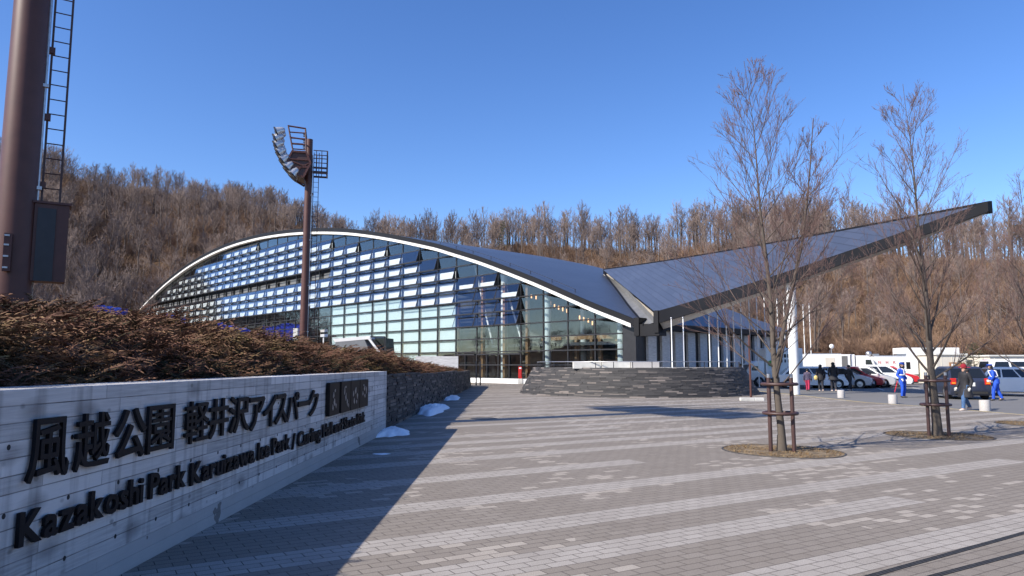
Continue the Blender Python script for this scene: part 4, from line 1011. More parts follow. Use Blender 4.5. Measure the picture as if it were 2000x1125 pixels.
def plant(base, seed, H, r, label, lean, spread, fork, sup_label, pit_label, nl=30):
    t_ = thing('young_tree', label, 'tree', base, 'young bare trees in the plaza pits', world=False)
    a, b2 = young_tree(seed, H, r, lean, nl, spread, fork)
    link('trunk', a.mesh('trunk', 'young_bark'), t_); link('crown', b2.mesh('crown', 'young_bark'), t_)
    # tube support: three posts and two rings
    s_ = thing('tree_support', sup_label, 'tree guard', base, 'brown tube guards round the young trees', world=False)
    for q, sgn in ((R(196), 1), (R(316), 1), (R(76), 1)):
        x, y = .235*math.cos(q), .235*math.sin(q); mb = MB(); mb.tube([(x, y, -.02), (x*.98, y*.98, 1.36)], .037, 12); po = mb.build('post', 'brown_steel_dark', s_, smooth=40)
        mb = MB(); mb.tube([(x*.98, y*.98, 1.36), (x*.98, y*.98, 1.43)], .035, 12); mb.build('post_cap', 'galvanised', po, smooth=40)
    for z, rr in ((.70, .285), (1.24, .295)):
        mb = MB(); mb.tube([(rr*1.05*math.cos(q), rr*1.05*math.sin(q), z) for q in np.linspace(0, 2*math.pi, 33)], .030, 8, cap=False); mb.build('ring', 'brown_steel_dark', s_, smooth=True)
    pit = MB(); ca, sa = math.cos(BAND_ANGLE), math.sin(BAND_ANGLE)
    out_ = []
    for q in np.linspace(0, 2*math.pi, 40)[:-1]:
        u, v = 1.0*math.cos(q), 1.12*math.sin(q); out_.append((base[0]+u*ca-v*sa, base[1]+u*sa+v*ca, .004))
    pit.quad(*out_); tag(pit.build('tree_pit', 'pit_earth'), kind='structure')
    kerb = MB()
    for a_, b_ in zip(out_, out_[1:]+out_[:1]): kerb.bar(a_, b_, .03, .012)
    tag(kerb.build('pit_edging', 'iron'), kind='structure')
    rg = np.random.default_rng(seed+50); V = []; F = []; A = []
    n = 2600; q = rg.uniform(0, 2*np.pi, n); rr = np.sqrt(rg.uniform(0, 1, n))*.98; lump = np.sin(q*3+seed)+np.cos(rr*9+q*2); keep = lump+rg.normal(0, .6, n) > -.7; q = q[keep]; rr = rr[keep]; n = len(q)
    u, v = rr*np.cos(q), 1.12*rr*np.sin(q); X, Y = u*ca-v*sa, u*sa+v*ca; a2 = rg.uniform(0, 2*np.pi, n); ln = rg.uniform(.04, .13, n); h = rg.uniform(.008, .045, n)
    p0 = np.stack([X, Y, np.full(n, .006)], 1); p1 = p0+np.stack([np.cos(a2)*.008, np.sin(a2)*.008, np.zeros(n)], 1); p2 = p0+np.stack([-np.sin(a2)*ln, np.cos(a2)*ln, h], 1)
    V = np.concatenate([p0, p1, p2]); F = np.stack([np.arange(n), np.arange(n)+n, np.arange(n)+2*n], 1); A = np.concatenate([rg.uniform(0, 1, n)]*3)
    g = link('dry_grass', np_mesh('dry_grass', V, F, 'dry_grass', A), loc=base); tag(g, pit_label, 'grass', kind='stuff')
pm('pit_earth', (.12, .085, .05), .95, .5, 5, bump=.6, col2=(.27, .20, .12))
b1, b2_, b3 = G(1527, 881), G(1831, 851), Vector((14.35, 19.65, 0))
plant(b1, 21, 8.15, .074, 'bare young tree with two stems nearest the camera in front of the wing', (-.42, 0), .95, True, 'brown tube guard around the two stemmed nearest tree', 'dry grass around the nearest young tree', 46)
plant(b2_, 34, 8.95, .098, 'bare young tree with one straight trunk below the tip of the wing', (-.22, .1), .98, False, 'brown tube guard around the straight trunk below the wing tip', 'dry grass around the straight young tree', 44)
plant(b3, 47, 7.2, .09, 'bare young tree at the right edge with only its branches in view', (-.1, 0), 1.05, False, 'brown tube guard of the tree at the right edge', 'dry grass in the pit at the right edge', 30)

def forest_tree(seed, H, wide=1.0, dense=1.0, low=.35, thick=1.0):
    rg = np.random.default_rng(seed); t_ = Twigs(); k = 7
    lead = np.array([[.25*math.sin(i*.8+seed)*i/k, .25*math.cos(i*.6+seed)*i/k, -.4+H*.9*i/k] for i in range(k+1)])
    t_.line(lead, H*.018*thick, .04, 5, 0, .35)
    for i in range(int(17*dense)):
        f = low+(.97-low)*(i/17/dense)**.9; p, d = along(lead, f); az = i*2.4+rg.uniform(-.5, .5); tilt = rg.uniform(.4, .85)
        L = wide*H*(.36*(1-f)**.6+.07)*rg.uniform(.7, 1.2)
        pts = wander(rg, p, (math.cos(az)*math.sin(tilt), math.sin(az)*math.sin(tilt), math.cos(tilt)), L, 4, .3, .1); t_.line(pts, .065*thick*(1.2-f), .022, 3, .2, .7)
        for j in range(int(6*dense)):
            g = rg.uniform(.25, 1); p2, d2 = along(pts, g); L2 = L*rg.uniform(.25, .5); q = wander(rg, p2, offshoot(rg, d2, rg.uniform(.4, .8))+np.array([0, 0, .2]), L2, 3, .3, .12); t_.line(q, .028, .013, 3, .5, .9)
            for _ in range(int(4*dense)):
                p3, d3 = along(q, rg.uniform(.3, 1)); q3 = wander(rg, p3, offshoot(rg, d3, rg.uniform(.4, .8))+np.array([0, 0, .2]), L2*.6, 2, .2, .1); t_.line(q3, .016, .009, 3, .7, 1)
    return t_.mesh('bare_tree', 'forest_bark', False)
def scrub(seed):
    rg = np.random.default_rng(seed); t_ = Twigs()
    for i in range(26):
        az = rg.uniform(0, 6.28); tl = rg.uniform(.2, 1.0); p = rg.normal(0, .35, 3)*np.array([1, 1, 0]); pts = wander(rg, p, (math.cos(az)*math.sin(tl), math.sin(az)*math.sin(tl), math.cos(tl)), rg.uniform(1.0, 2.4), 3, .2, .12); t_.line(pts, .022, .009, 3, .1, .8)
        for j in range(5):
            p2, d2 = along(pts, rg.uniform(.3, 1)); t_.line(wander(rg, p2, offshoot(rg, d2, .6), rg.uniform(.4, .9), 2, .2, .1), .012, .007, 3, .5, 1)
    return t_.mesh('scrub', 'brush_twigs', False)
PROTO = [forest_tree(1, 12, .9), forest_tree(2, 13, .75, 1.0, .42), forest_tree(3, 11, 1.1, 1.15, .3), forest_tree(4, 14, .7, .9, .5), forest_tree(5, 12, 1.25, 1.2, .25, 1.2), forest_tree(6, 13.5, .85, 1.0, .38)]
rg = np.random.default_rng(77)
def scatter(n, az0, az1, r_lo, r_hi, dens_pow=1.0):
    az = np.radians(rg.uniform(az0, az1, n)); u = rg.uniform(0, 1, n)**dens_pow; d = np.degrees(az)
    r0 = np.interp(d, AZK, HR0); r1 = np.interp(d, AZK, HR1); r = r0+(r1-r0)*(r_lo+(r_hi-r_lo)*u); return r*np.sin(az), r*np.cos(az)
def put(X, Y, sc, pi): return [(float(x), float(y), float(z), float(s), int(p)) for x, y, z, s, p in zip(X, Y, hill_z(X, Y), sc, pi)]
LEFT = put(*scatter(900, -43, -16.5, .04, 1.12), rg.uniform(.62, 1.02, 900), rg.integers(0, 6, 900))
RIDGE = put(*scatter(430, -19, 24, .74, 1.16), rg.uniform(.8, 1.15, 430), rg.choice([1, 3, 5, 0], 430))
MID = put(*scatter(260, -6, 24, .15, .74), rg.uniform(.55, .9, 260), rg.integers(0, 6, 260))
RIGHT = put(*scatter(170, 20, 43, .70, 1.15), rg.uniform(.8, 1.15, 170), rg.choice([1, 3, 5, 0], 170)) + put(*scatter(150, 20, 43, .16, .72), rg.uniform(.32, .75, 150), rg.integers(0, 6, 150))
BEHIND = put(*scatter(420, 62, 298, .1, 1.0), rg.uniform(.5, .85, 420), rg.integers(0, 6, 420)); 
def inview(x, y): return y > 0 and abs(x)/y < .80
def individuals(lst, n, label, group):
    lst.sort(key=lambda q: math.hypot(q[0], q[1])/q[3]); a = [q for q in lst if inview(q[0], q[1])][:n]; ids = set(id(q) for q in a)
    for x, y, z, s, p in a:
        o = bpy.data.objects.new('bare_tree', PROTO[p]); COL.objects.link(o); o.location = (x, y, z); o.rotation_euler = (rg.uniform(-.05, .05), rg.uniform(-.05, .05), rg.uniform(0, 6.28)); o.scale = (s, s, s*rg.uniform(.95, 1.15))
        tag(o, label, 'tree', group)
    return [q for q in lst if id(q) not in ids]
rest = individuals(LEFT, 105, 'bare brown winter tree on the left hillside behind the arch end', 'bare trees on the left hillside')
rest += individuals(RIDGE, 95, 'tall bare winter tree on the ridge line behind the hall roof', 'bare trees along the ridge behind the roof')
rest += individuals(RIGHT, 90, 'bare winter tree on the brown slope behind the parked trucks', 'bare trees on the right hillside')
def instanced(name, pts, meshes, label, cat):
    """one object: points carrying instances of the given tree meshes"""
    me = bpy.data.meshes.new(name); me.vertices.add(len(pts)); me.vertices.foreach_set('co', np.array([q[:3] for q in pts], np.float32).ravel())
    a = me.attributes.new('size', 'FLOAT', 'POINT'); a.data.foreach_set('value', np.array([q[3] for q in pts], np.float32))
    a = me.attributes.new('kind_index', 'INT', 'POINT'); a.data.foreach_set('value', np.array([q[4] for q in pts], np.int32))
    o = link(name, me); ng = bpy.data.node_groups.new(name, 'GeometryNodeTree'); ng.interface.new_socket('Geometry', in_out='INPUT', socket_type='NodeSocketGeometry'); ng.interface.new_socket('Geometry', in_out='OUTPUT', socket_type='NodeSocketGeometry')
    nd = ng.nodes; gi = nd.new('NodeGroupInput'); go = nd.new('NodeGroupOutput'); ip = nd.new('GeometryNodeInstanceOnPoints'); gt_ = nd.new('GeometryNodeGeometryToInstance')
    for src in reversed(meshes):
        oi = nd.new('GeometryNodeObjectInfo'); oi.inputs[0].default_value = src; oi.transform_space = 'ORIGINAL'; ng.links.new(oi.outputs['Geometry'], gt_.inputs[0])
    ng.links.new(gi.outputs[0], ip.inputs['Points']); ng.links.new(gt_.outputs[0], ip.inputs['Instance']); ip.inputs['Pick Instance'].default_value = True
    na = nd.new('GeometryNodeInputNamedAttribute'); na.data_type = 'INT'; na.inputs[0].default_value = 'kind_index'; ng.links.new(na.outputs[0], ip.inputs['Instance Index'])
    nb_ = nd.new('GeometryNodeInputNamedAttribute'); nb_.data_type = 'FLOAT'; nb_.inputs[0].default_value = 'size'; ng.links.new(nb_.outputs[0], ip.inputs['Scale'])
    rv = nd.new('FunctionNodeRandomValue'); rv.data_type = 'FLOAT_VECTOR'; rv.inputs[0].default_value = (0, 0, 0); rv.inputs[1].default_value = (.08, .08, 6.28); ng.links.new(rv.outputs[0], ip.inputs['Rotation'])
    ng.links.new(ip.outputs[0], go.inputs[0]); md = o.modifiers.new('scatter', 'NODES'); md.node_group = ng
    return tag(o, label, cat, kind='stuff')
src = []
for p in range(6):      # instance sources: one real tree of each kind, standing out among the rest on the hill
    x, y, z, s, _ = MID[p]; o = bpy.data.objects.new('bare_tree', PROTO[p]); COL.objects.link(o); o.location = (x, y, z); tag(o, 'bare winter tree low on the slope close behind the hall roof', 'tree', 'bare trees low on the slope behind the roof'); src.append(o)
rest += MID[6:]+BEHIND
instanced('far_wood', rest, src, 'leafless brown wood covering the hills behind the hall', 'wood')
sb = [link('scrub', scrub(90+i)) for i in range(3)]
for i, o in enumerate(sb):
    x, y = [(44, 96), (52, 97), (60, 98)][i]; o.location = (x, y, float(hill_z(x, y))); tag(o, 'bare twiggy shrub at the foot of the right slope above the trucks', 'shrub', 'shrubs at the foot of the right slope')
BR = [(*q[:3], q[3], q[4] % 3) for q in put(*scatter(4200, -43, -17, .02, 1.05), rg.uniform(.7, 1.9, 4200), rg.integers(0, 3, 4200))+put(*scatter(3600, 6, 44, .14, 1.05), rg.uniform(.6, 1.5, 3600), rg.integers(0, 3, 3600))+put(*scatter(1500, -17, 8, .6, 1.05), rg.uniform(.7, 1.6, 1500), rg.integers(0, 3, 1500))]
instanced('hillside_brush', BR, sb, 'tangled brown brush and twigs covering the hillsides', 'brush')
# evergreens: a small sparse conifer by the sheds, a pine at the right edge
def conifer(seed, H, rad, mat_='pine_green', layers=9, dens=30, bare=.12):
    rg = np.random.default_rng(seed); t_ = Twigs(); t_.line([(0, 0, -.2), (.05, 0, H*.5), (0, .05, H)], H*.014, .012, 6, 0, .3)
    V = []; F = []
    for i in range(layers*5):
        f = bare+(1-bare)*i/(layers*5); z = H*f; az = i*2.4+rg.uniform(-.4, .4); L = rad*((1-f)**.7+.12)*rg.uniform(.6, 1.2)
        pts = wander(rg, (0, 0, z), (math.cos(az), math.sin(az), .15), L, 4, .1, .08); t_.line(pts, .018, .006, 3, .2, .5)
        for j in range(dens):
            p, d = along(pts, rg.uniform(.25, 1)); c = p+rg.normal(0, .06*rad/1.5, 3); dd = offshoot(rg, d, rg.uniform(.2, 1.0)); sd = rg.normal(0, 1, 3); sd /= np.linalg.norm(sd); l_ = rg.uniform(.10, .22)*rad/1.5
            k = len(V); V += [c-sd*l_*.12, c+sd*l_*.12, c+dd*l_]; F.append((k, k+1, k+2))
    return t_, V, F
def evergreen(label, base, seed, H, rad, **kw):
    o = thing('evergreen_tree', label, 'tree', base, world=False); t_, V, F = conifer(seed, H, rad, **kw)
    link('trunk', t_.mesh('trunk', 'forest_bark'), o); me = np_mesh('crown', V, F, 'pine_green'); link('crown', me, o)
e1 = W(1903, 735, 50); evergreen('small sparse dark green evergreen beside the prefabricated sheds', (e1.x, e1.y, 0), 5, 3.1, 1.35, layers=8, dens=26)
e2 = W(1992, 560, 135); evergreen('tall dark pine rising above the wood at the right edge', (e2.x, e2.y, float(hill_z(e2.x, e2.y))), 8, 13+W(1992, 440, 135).z-float(hill_z(e2.x, e2.y))-13, 3.2, layers=6, dens=60, bare=.72)
e3 = W(983, 470, 185); evergreen('small dark conifer among the bare trees on the ridge', (e3.x, e3.y, float(hill_z(e3.x, e3.y))), 12, max(7, W(983, 432, 185).z-float(hill_z(e3.x, e3.y))), 2.4, layers=7, dens=40, bare=.5)
# ================================================================ cars
def shell(name, prof, hw, mat, parent, inset=.06, smooth=30):
    """side profile (x,z) swept across the width with tucked-in flanks"""
    mb = MB(); cx = sum(p[0] for p in prof)/len(prof); cz = sum(p[1] for p in prof)/len(prof); n = len(prof); st = [(-1, .90), (-.97, .965), (-.86, 1), (0, 1), (.86, 1), (.97, .965), (1, .90)]
    for y, k in st: mb.v += [(cx+(x-cx)*(1-(1-k)*.28), y*hw, cz+(z-cz)*k) for x, z in prof]
    for i in range(len(st)-1):
        for j in range(n): mb.f.append((i*n+j, i*n+(j+1) % n, (i+1)*n+(j+1) % n, (i+1)*n+j))
    mb.f += [tuple(range(n-1, -1, -1)), tuple((len(st)-1)*n+j for j in range(n))]
    return mb.build(name, mat, parent, smooth=smooth)
def car(label, pos, rz, paint, L=4.2, Wd=1.7, H=1.5, hood=1.05, belt=.92, ws=.75, rear=.35, tail=.15, wr=.30, group='cars standing in the car park', extra=None):
    """local +x is the nose; built about the middle of the footprint"""
    c = thing('parked_car', label, 'car', pos, group, world=False, rz=rz); h = L/2; hw = Wd/2; cl = .20
    xh = h-hood; nose = h
    body = [(-h+.03, cl+.12), (-h+.1, cl), (h-.12, cl), (h-.02, cl+.14), (h, .55), (h-.1, .70), (xh+.25, belt-.03), (xh-.1, belt), (-h+.12, belt+.03), (-h, belt-.12), (-h-.02, .55)]
    shell('body', body, hw, paint, c)
    # cabin
    x0, x1 = xh+.10, xh-ws; x3, x2 = -h+.10+tail, -h+rear+.15+tail; hb, ht = hw*.955, hw*.78
    cb3 = MB(); bot = [(x0, hb), (x3, hb), (x3, -hb), (x0, -hb)]; top = [(x1, ht), (x2, ht), (x2, -ht), (x1, -ht)]; mid_x = (x1+x2)/2
    def P(u, v, side):   # glass helper on a flank: u along 0 rear..1 front, v up
        xb = x3+(x0-x3)*u; xt = x2+(x1-x2)*u; y = hb+(ht-hb)*v; return Vector((xb+(xt-xb)*v, side*y, belt-.02+(H-.05-belt)*v))
    cb3.v = [(x, y, belt-.03) for x, y in bot]+[(x, y, H-.06) for x, y in top]+[(x1-.12, ht*.86, H), (x2+.14, ht*.86, H), (x2+.14, -ht*.86, H), (x1-.12, -ht*.86, H)]
    cb3.f = [(0, 1, 5, 4), (1, 2, 6, 5), (2, 3, 7, 6), (3, 0, 4, 7), (4, 5, 9, 8), (5, 6, 10, 9), (6, 7, 11, 10), (7, 4, 8, 11), (8, 9, 10, 11), (3, 2, 1, 0)]
    cb3.build('cabin', paint, c, smooth=20)
    def gl(pts, nm='window', n=None):
        a = (Vector(pts[1])-Vector(pts[0])).cross(Vector(pts[2])-Vector(pts[0])).normalized(); m_ = sum((Vector(p) for p in pts), Vector())/len(pts)
        if a.dot(m_-Vector((mid_x, 0, belt+.1))) < 0: a = -a
        mb = MB(); mb.prism([Vector(p)-a*.01 for p in pts], a*.022); mb.build(nm, 'car_glass', c)
    for s in (-1, 1):
        gl([P(.06, .12, s), P(.30, .12, s), P(.30, .90, s), P(.10, .90, s)]); gl([P(.33, .12, s), P(.60, .12, s), P(.60, .90, s), P(.33, .90, s)]); gl([P(.63, .12, s), P(.93, .12, s), P(.94, .55, s), P(.90, .90, s), P(.63, .90, s)])
    fy = lambda v: hb+(ht-hb)*v
    for (xb, xt, nm) in ((x0, x1, 'windscreen'), (x3, x2, 'rear_window')):
        zb = lambda v: belt-.02+(H-.05-belt)*v
        gl([(xb+(xt-xb)*.10, -fy(.1)*.9, zb(.10)), (xb+(xt-xb)*.10, fy(.1)*.9, zb(.10)), (xb+(xt-xb)*.92, fy(.92)*.92, zb(.92)), (xb+(xt-xb)*.92, -fy(.92)*.92, zb(.92))], nm)
    for s in (-1, 1):
        for xw in (h-.78, -h+.70):
            mb = MB(); mb.lathe((0, 0, 0), [(wr*.6, -.10), (wr*.94, -.10), (wr, -.06), (wr, .06), (wr*.94, .10), (wr*.6, .10)], 20); Mx = Matrix.Rotation(math.pi/2, 3, 'X')
            mb.v = [tuple(Mx@Vector(v)+Vector((xw, s*(hw-.09), wr))) for v in mb.v]; wh = mb.build('wheel', 'rubber', c, smooth=40)
            mb = MB(); mb.lathe((0, 0, 0), [(wr*.66, -.02), (wr*.64, .02), (wr*.5, .015), (wr*.16, .03), (.02, .035)], 16); Mz = Matrix.Rotation(-s*math.pi/2, 3, 'X')
            mb.v = [tuple(Mz@Vector(v)+Vector((xw, s*(hw+.005), wr))) for v in mb.v]; mb.build('rim', 'alloy', wh, smooth=40)
            mb = MB(); mb.lathe((0, 0, 0), [(wr*1.16, -.02), (wr*1.16, .02)], 20); mb.v = [tuple(Mx@Vector(v)+Vector((xw, s*(hw-.012), wr+.02))) for v in mb.v]; mb.build('wheel_arch', 'rubber', wh)
        mb = MB(); mb.hexa([(h-.32, s*(hw-.38), .58), (h-.02, s*(hw-.42), .58), (h-.30, s*(hw-.03), .60), (h-.42, s*(hw-.04), .60), (h-.40, s*(hw-.38), .76), (h-.10, s*(hw-.42), .70), (h-.38, s*(hw-.02), .78), (h-.55, s*(hw-.03), .80)]); mb.build('headlight', 'head_clear', c)
        mb = MB(); mb.box((-h+.02, s*(hw-.15), belt-.13), (.12, .24, .30)); tl_ = mb.build('tail_light', 'tail_red', c, bevel=.02)
        mb = MB(); mb.box((-h-.035, s*(hw-.15), belt-.20), (.02, .15, .07)); mb.build('turn_signal', 'orange_light', tl_)
        mb = MB(); mb.box((x0-.25, s*(hw+.07), belt+.06), (.12, .17, .12)); mb.build('mirror', paint, c, bevel=.03)
        mb = MB(); mb.box((.05, s*(hw+.004), belt-.16), (.16, .02, .03)); mb.build('door_handle', paint, c)
    mb = MB(); mb.box((-h-.02, 0, belt-.26), (.03, .36, .17)); mb.build('number_plate', 'plate_white', c)
    mb = MB(); mb.box((h+.005, 0, .38), (.03, .36, .16)); mb.build('number_plate', 'plate_white', c)
    mb = MB(); mb.box((h-.01, 0, .57), (.05, Wd*.50, .10)); mb.box((h-.02, 0, .27), (.06, Wd*.62, .13)); mb.build('grille', 'rubber', c)
    mb = MB(); mb.box((0, 0, .24), (L*.9, Wd*.9, .12)); mb.build('underbody', 'rubber', c)
    mb = MB(); mb.box((-h-.02, 0, .33), (.06, Wd*.8, .10)); mb.build('rear_bumper', 'rubber', c)
    mb = MB(); mb.box((x2+.10, 0, H-.05), (.16, .5, .04)); mb.build('brake_light', 'tail_red', c)
    return c
def gp(px, py): p = G(px, py); return (p.x, p.y, -.015)
hb_ = G(1893, 780)
car('dark blue hatchback standing on the road with its tail towards the plaza', (hb_.x+.55, hb_.y+1.9, -.015), R(76), 'car_blue', L=4.1, Wd=1.72, H=1.54, hood=.95, belt=.97, rear=.42, tail=.05, wr=.31, group=None)
car('white estate car parked behind the white round column', gp(1586, 757.5), R(-14), 'car_white', L=4.7, Wd=1.75, H=1.5, hood=1.1, rear=.5)
car('silver hatchback parked between the white estate car and a red car', gp(1641, 757), R(-32), 'car_silver', L=4.3, Wd=1.74, H=1.48, hood=.95, rear=.8)
car('red hatchback parked nose out behind the walker in black', gp(1664, 756.0), R(-36), 'car_red', L=4.4, Wd=1.74, H=1.48, hood=1.0, rear=.8)
car('pale silver hatchback with a sloping nose right of the red hatchback', gp(1690, 755.5), R(-34), 'car_silver', L=4.2, Wd=1.7, H=1.5, hood=.95)
car('white five door minivan parked in front of the white truck cab', gp(1722, 754.0), R(-28), 'car_white', L=4.2, Wd=1.7, H=1.62, hood=.85, belt=.98)
car('red car whose roof shows behind the white minivan', gp(1742, 749.5), R(-30), 'car_red', L=4.2, Wd=1.7, H=1.5)
car('white compact car parked beyond the bending guard', gp(1984, 772), R(-20), 'car_white', L=3.9, Wd=1.68, H=1.5, hood=.8)
car('tall white van parked behind the white compact car at the right edge', gp(2000, 764.5), R(-12), 'car_white', L=4.6, Wd=1.7, H=1.95, hood=.45, belt=1.10, ws=.55, rear=.1, tail=.02)

def truck(label, name, pos, rz, L=6.2, Wd=2.1, H=2.8, cabL=1.7, cabH=2.3, boxz=.75, cat='truck'):
    t_ = thing(name, label, cat, pos, world=False, rz=rz); h = L/2; hw = Wd/2
    mb = MB(); mb.box((-cabL/2-.05, 0, (boxz+H)/2), (L-cabL-.1, Wd, H-boxz)); mb.build('cargo_box', 'white_paint', t_, bevel=.05)
    xb = h-cabL; cabm = MB(); pr = [(xb, .45), (h, .45), (h+.02, 1.15), (h-.32, cabH-.25), (h-.75, cabH), (xb, cabH)]
    shell('cab', pr, hw*.94, 'white_paint', t_)
    mb = MB(); mb.prism([(h+.035, -hw*.8, 1.22), (h+.035, hw*.8, 1.22), (h-.28, hw*.74, cabH-.28), (h-.28, -hw*.74, cabH-.28)], (.02, 0, .01)); mb.build('windscreen', 'car_glass', t_)
    for s in (-1, 1):
        mb = MB(); mb.prism([(h-.95, s*hw*.945, 1.2), (h-.22, s*hw*.945, 1.2), (h-.50, s*hw*.93, cabH-.38), (h-.95, s*hw*.93, cabH-.38)], (0, s*.02, 0)); mb.build('window', 'car_glass', t_)
        for xw in (h-.9, -h+1.1):
            mb = MB(); mb.lathe((0, 0, 0), [(.2, -.12), (.36, -.12), (.38, 0), (.36, .12), (.2, .12)], 18); Mx = Matrix.Rotation(math.pi/2, 3, 'X'); mb.v = [tuple(Mx@Vector(v)+Vector((xw, s*(hw-.14), .38))) for v in mb.v]; wh = mb.build('wheel', 'rubber', t_, smooth=40)
            mb = MB(); mb.lathe((0, 0, 0), [(.2, -.01), (.18, .02), (.05, .03)], 14); Mz = Matrix.Rotation(-s*math.pi/2, 3, 'X'); mb.v = [tuple(Mz@Vector(v)+Vector((xw, s*(hw-.015), .38))) for v in mb.v]; mb.build('rim', 'alloy', wh)
        mb = MB(); mb.box((h-.02, s*hw*.68, .72), (.1, .34, .2)); mb.build('headlight', 'head_clear', t_, bevel=.02)
        mb = MB(); mb.box((h-.15, s*(hw+.12), 1.5), (.08, .14, .34)); mb.build('mirror', 'black_metal', t_)
    mb = MB(); mb.box((0, 0, .6), (L*.96, Wd*.7, .22)); mb.box((h+.01, 0, .5), (.1, Wd*.88, .2)); mb.build('chassis', 'dark_frame', t_)
    return t_, h, hw
p = W(1632, 742, 66); tk, h, hw = truck('white broadcast box truck with a lamp mast on its roof behind the parked cars', 'broadcast_truck', (p.x, p.y, -.015), R(-8), L=6.6, H=2.55, cabL=1.75, cabH=2.45)
mb = MB(); mb.box((-.7, -hw-.012, 1.75), (.8, .02, 1.0)); mb.build('side_door', 'shed_cream', tk); mb = MB(); mb.box((1.05, -hw-.012, 1.75), (.06, .02, 1.5)); mb.box((.55, -hw-.012, 1.75), (.5, .02, 1.3)); mb.build('side_panel', 'gutter_grey', tk)
mb = MB(); mb.box((-1.2, 0, 2.6), (3.2, 1.3, .10)); mb.build('roof_platform', 'galvanised', tk)
lm = thing('lamp_mast', 'thin mast with a round white lamp standing on the broadcast truck roof', 'mast', (W(1624, 690, 65.6).x, 65.6, 2.5))
x = W(1624, 690, 65.6).x; mb = MB(); mb.tube([(x, 65.6, 2.5), (x, 65.6, 3.1)], .05, 8); mb.bar((x-.14, 65.6, 2.5), (x-.14, 65.6, 2.95), .03); mb.build('mast_tube', 'galvanised', lm)
mb = MB(); mb.blob((x, 65.5, 3.27), (.22, .14, .22)); mb.build('lamp_head', 'white_paint', lm, smooth=True)
p = W(1722, 742, 66); nv, h, hw = truck('white news van with three red letters on its side and equipment on the roof', 'news_van', (p.x, p.y, -.015), R(172), L=5.6, H=2.35, cabL=1.6, cabH=2.05)
mb = MB(); mb.box((-.6, 0, 2.40), (2.6, 1.5, .12)); mb.box((-1.6, .2, 2.52), (.8, .8, .18)); mb.blob((1.0, 0, 2.62), (.28, .28, .25)); mb.box((.55, .4, 2.5), (.5, .4, .22)); mb.build('roof_equipment', 'galvanised', nv)
def small_text(s, size, M, off, mat, parent, name):
    c = bpy.data.curves.new('t', 'FONT'); c.body = s; c.size = size; c.extrude = .004; c.offset = .004; c.align_x = 'CENTER'; o = bpy.data.objects.new('t', c); COL.objects.link(o); bpy.context.view_layer.update()
    me = bpy.data.meshes.new_from_object(o.evaluated_get(bpy.context.evaluated_depsgraph_get())); bpy.data.objects.remove(o)
    for v in me.vertices: v.co = Vector(off)+M@v.co
    me.materials.clear(); me.materials.append(MATS[mat]); return link(name, me, parent)
SIDE = Matrix(((-1, 0, 0), (0, 0, 1), (0, 1, 0)))      # on the +y flank of a vehicle turned round, read from outside
for k, ch in enumerate('NHK'):
    small_text(ch, .34, SIDE, (.75-.62*k-.3, hw+.012, 1.72), 'red_print', nv, 'letter')
for xx in (-1.45, -1.95): mb = MB(); mb.box((xx, hw+.012, 1.55), (.34, .02, .62)); mb.build('window', 'car_glass', nv)
p = W(1797, 742, 68); ot, h, hw = truck('large white outside broadcast truck with pale blue lettering half hidden by the straight tree', 'broadcast_truck', (p.x, p.y, -.015), R(176), L=6.4, H=3.2, cabL=1.2, cabH=2.2)
for xx in (1.1, 1.45, 1.8, 2.15): mb = MB(); mb.box((xx-.6, hw+.012, 1.95 if xx < 1.5 else 1.6), (.18, .02, .2)); mb.build('vent', 'gutter_grey', ot)
mb = MB(); mb.box((-.3, hw+.012, .98), (3.6, .02, .16)); mb.build('stripe', 'blue_print', ot)
# the light truck with the green emblem behind the nearest tree
p = W(1506, 750, 54.5); lt, h, hw = truck('light van with a white box body and a round green emblem behind the nearest tree', 'box_van', (p.x, p.y, -.015), R(184), L=4.3, Wd=1.7, H=2.85, cabL=1.35, cabH=1.9, boxz=.6)
mb = MB(); mb.tube([(.35, hw+.005, 1.72), (.35, hw+.03, 1.72)], .22, 16); em = mb.build('emblem', 'green_print', lt)
mb = MB(); mb.tube([(.20, hw+.005, 1.58), (.20, hw+.035, 1.58)], .13, 14); mb.build('emblem_dot', 'blue_print', em)
for k in range(4):
    mb = MB(); mb.box((-.25-.26*k, hw+.012, 2.28), (.17, .02, .26)); mb.box((-.25-.26*k, hw+.014, 1.9), (.1, .02, .22)); mb.build('lettering_block', 'black_print', lt)
# sheds by the slope
def shed(label, name, x0, x1, Y, z1, mat, depth=3.0):
    a, b2 = W(x0, 740, Y).x, W(x1, 740, Y).x; s_ = thing(name, label, 'shed', ((a+b2)/2, Y, -.015)); mb = MB(); mb.box(((a+b2)/2, Y+depth/2, z1/2), (b2-a, depth, z1)); mb.build('walls', mat, s_)
    mb = MB(); mb.box(((a+b2)/2, Y+depth/2, z1+.06), (b2-a+.25, depth+.25, .12)); mb.build('roof', 'gutter_grey' if mat != 'shed_cream' else 'offwhite', s_)
    mb = MB()
    for x in np.arange(a+.4, b2, .9): mb.box((x, Y-.012, z1/2), (.04, .024, z1-.1))
    mb.build('wall_ribs', mat, s_); return s_, a, b2
s_, a, b2 = shed('cream prefabricated shed with two brown shuttered windows', 'site_shed', 1832, 1889, 62, 2.45, 'shed_cream')
for k in range(2): mb = MB(); mb.box((W(1861+16*k, 715, 62).x, 61.95, 1.42), (.62, .06, .78)); wn = mb.build('shutter', 'wood_warm', s_); mb = MB(); mb.box((W(1861+16*k, 715, 62).x, 61.91, 1.42), (.05, .03, .78)); mb.build('slat', 'brown_steel_dark', wn)
mb = MB(); mb.box((W(1860, 715, 62).x, 61.88, 1.58), (.28, .02, .22)); mb.build('notice', 'plate_white', s_)
shed('dark grey storage container behind the small evergreen', 'storage_container', 1890, 1934, 64, 2.35, 'shed_grey')
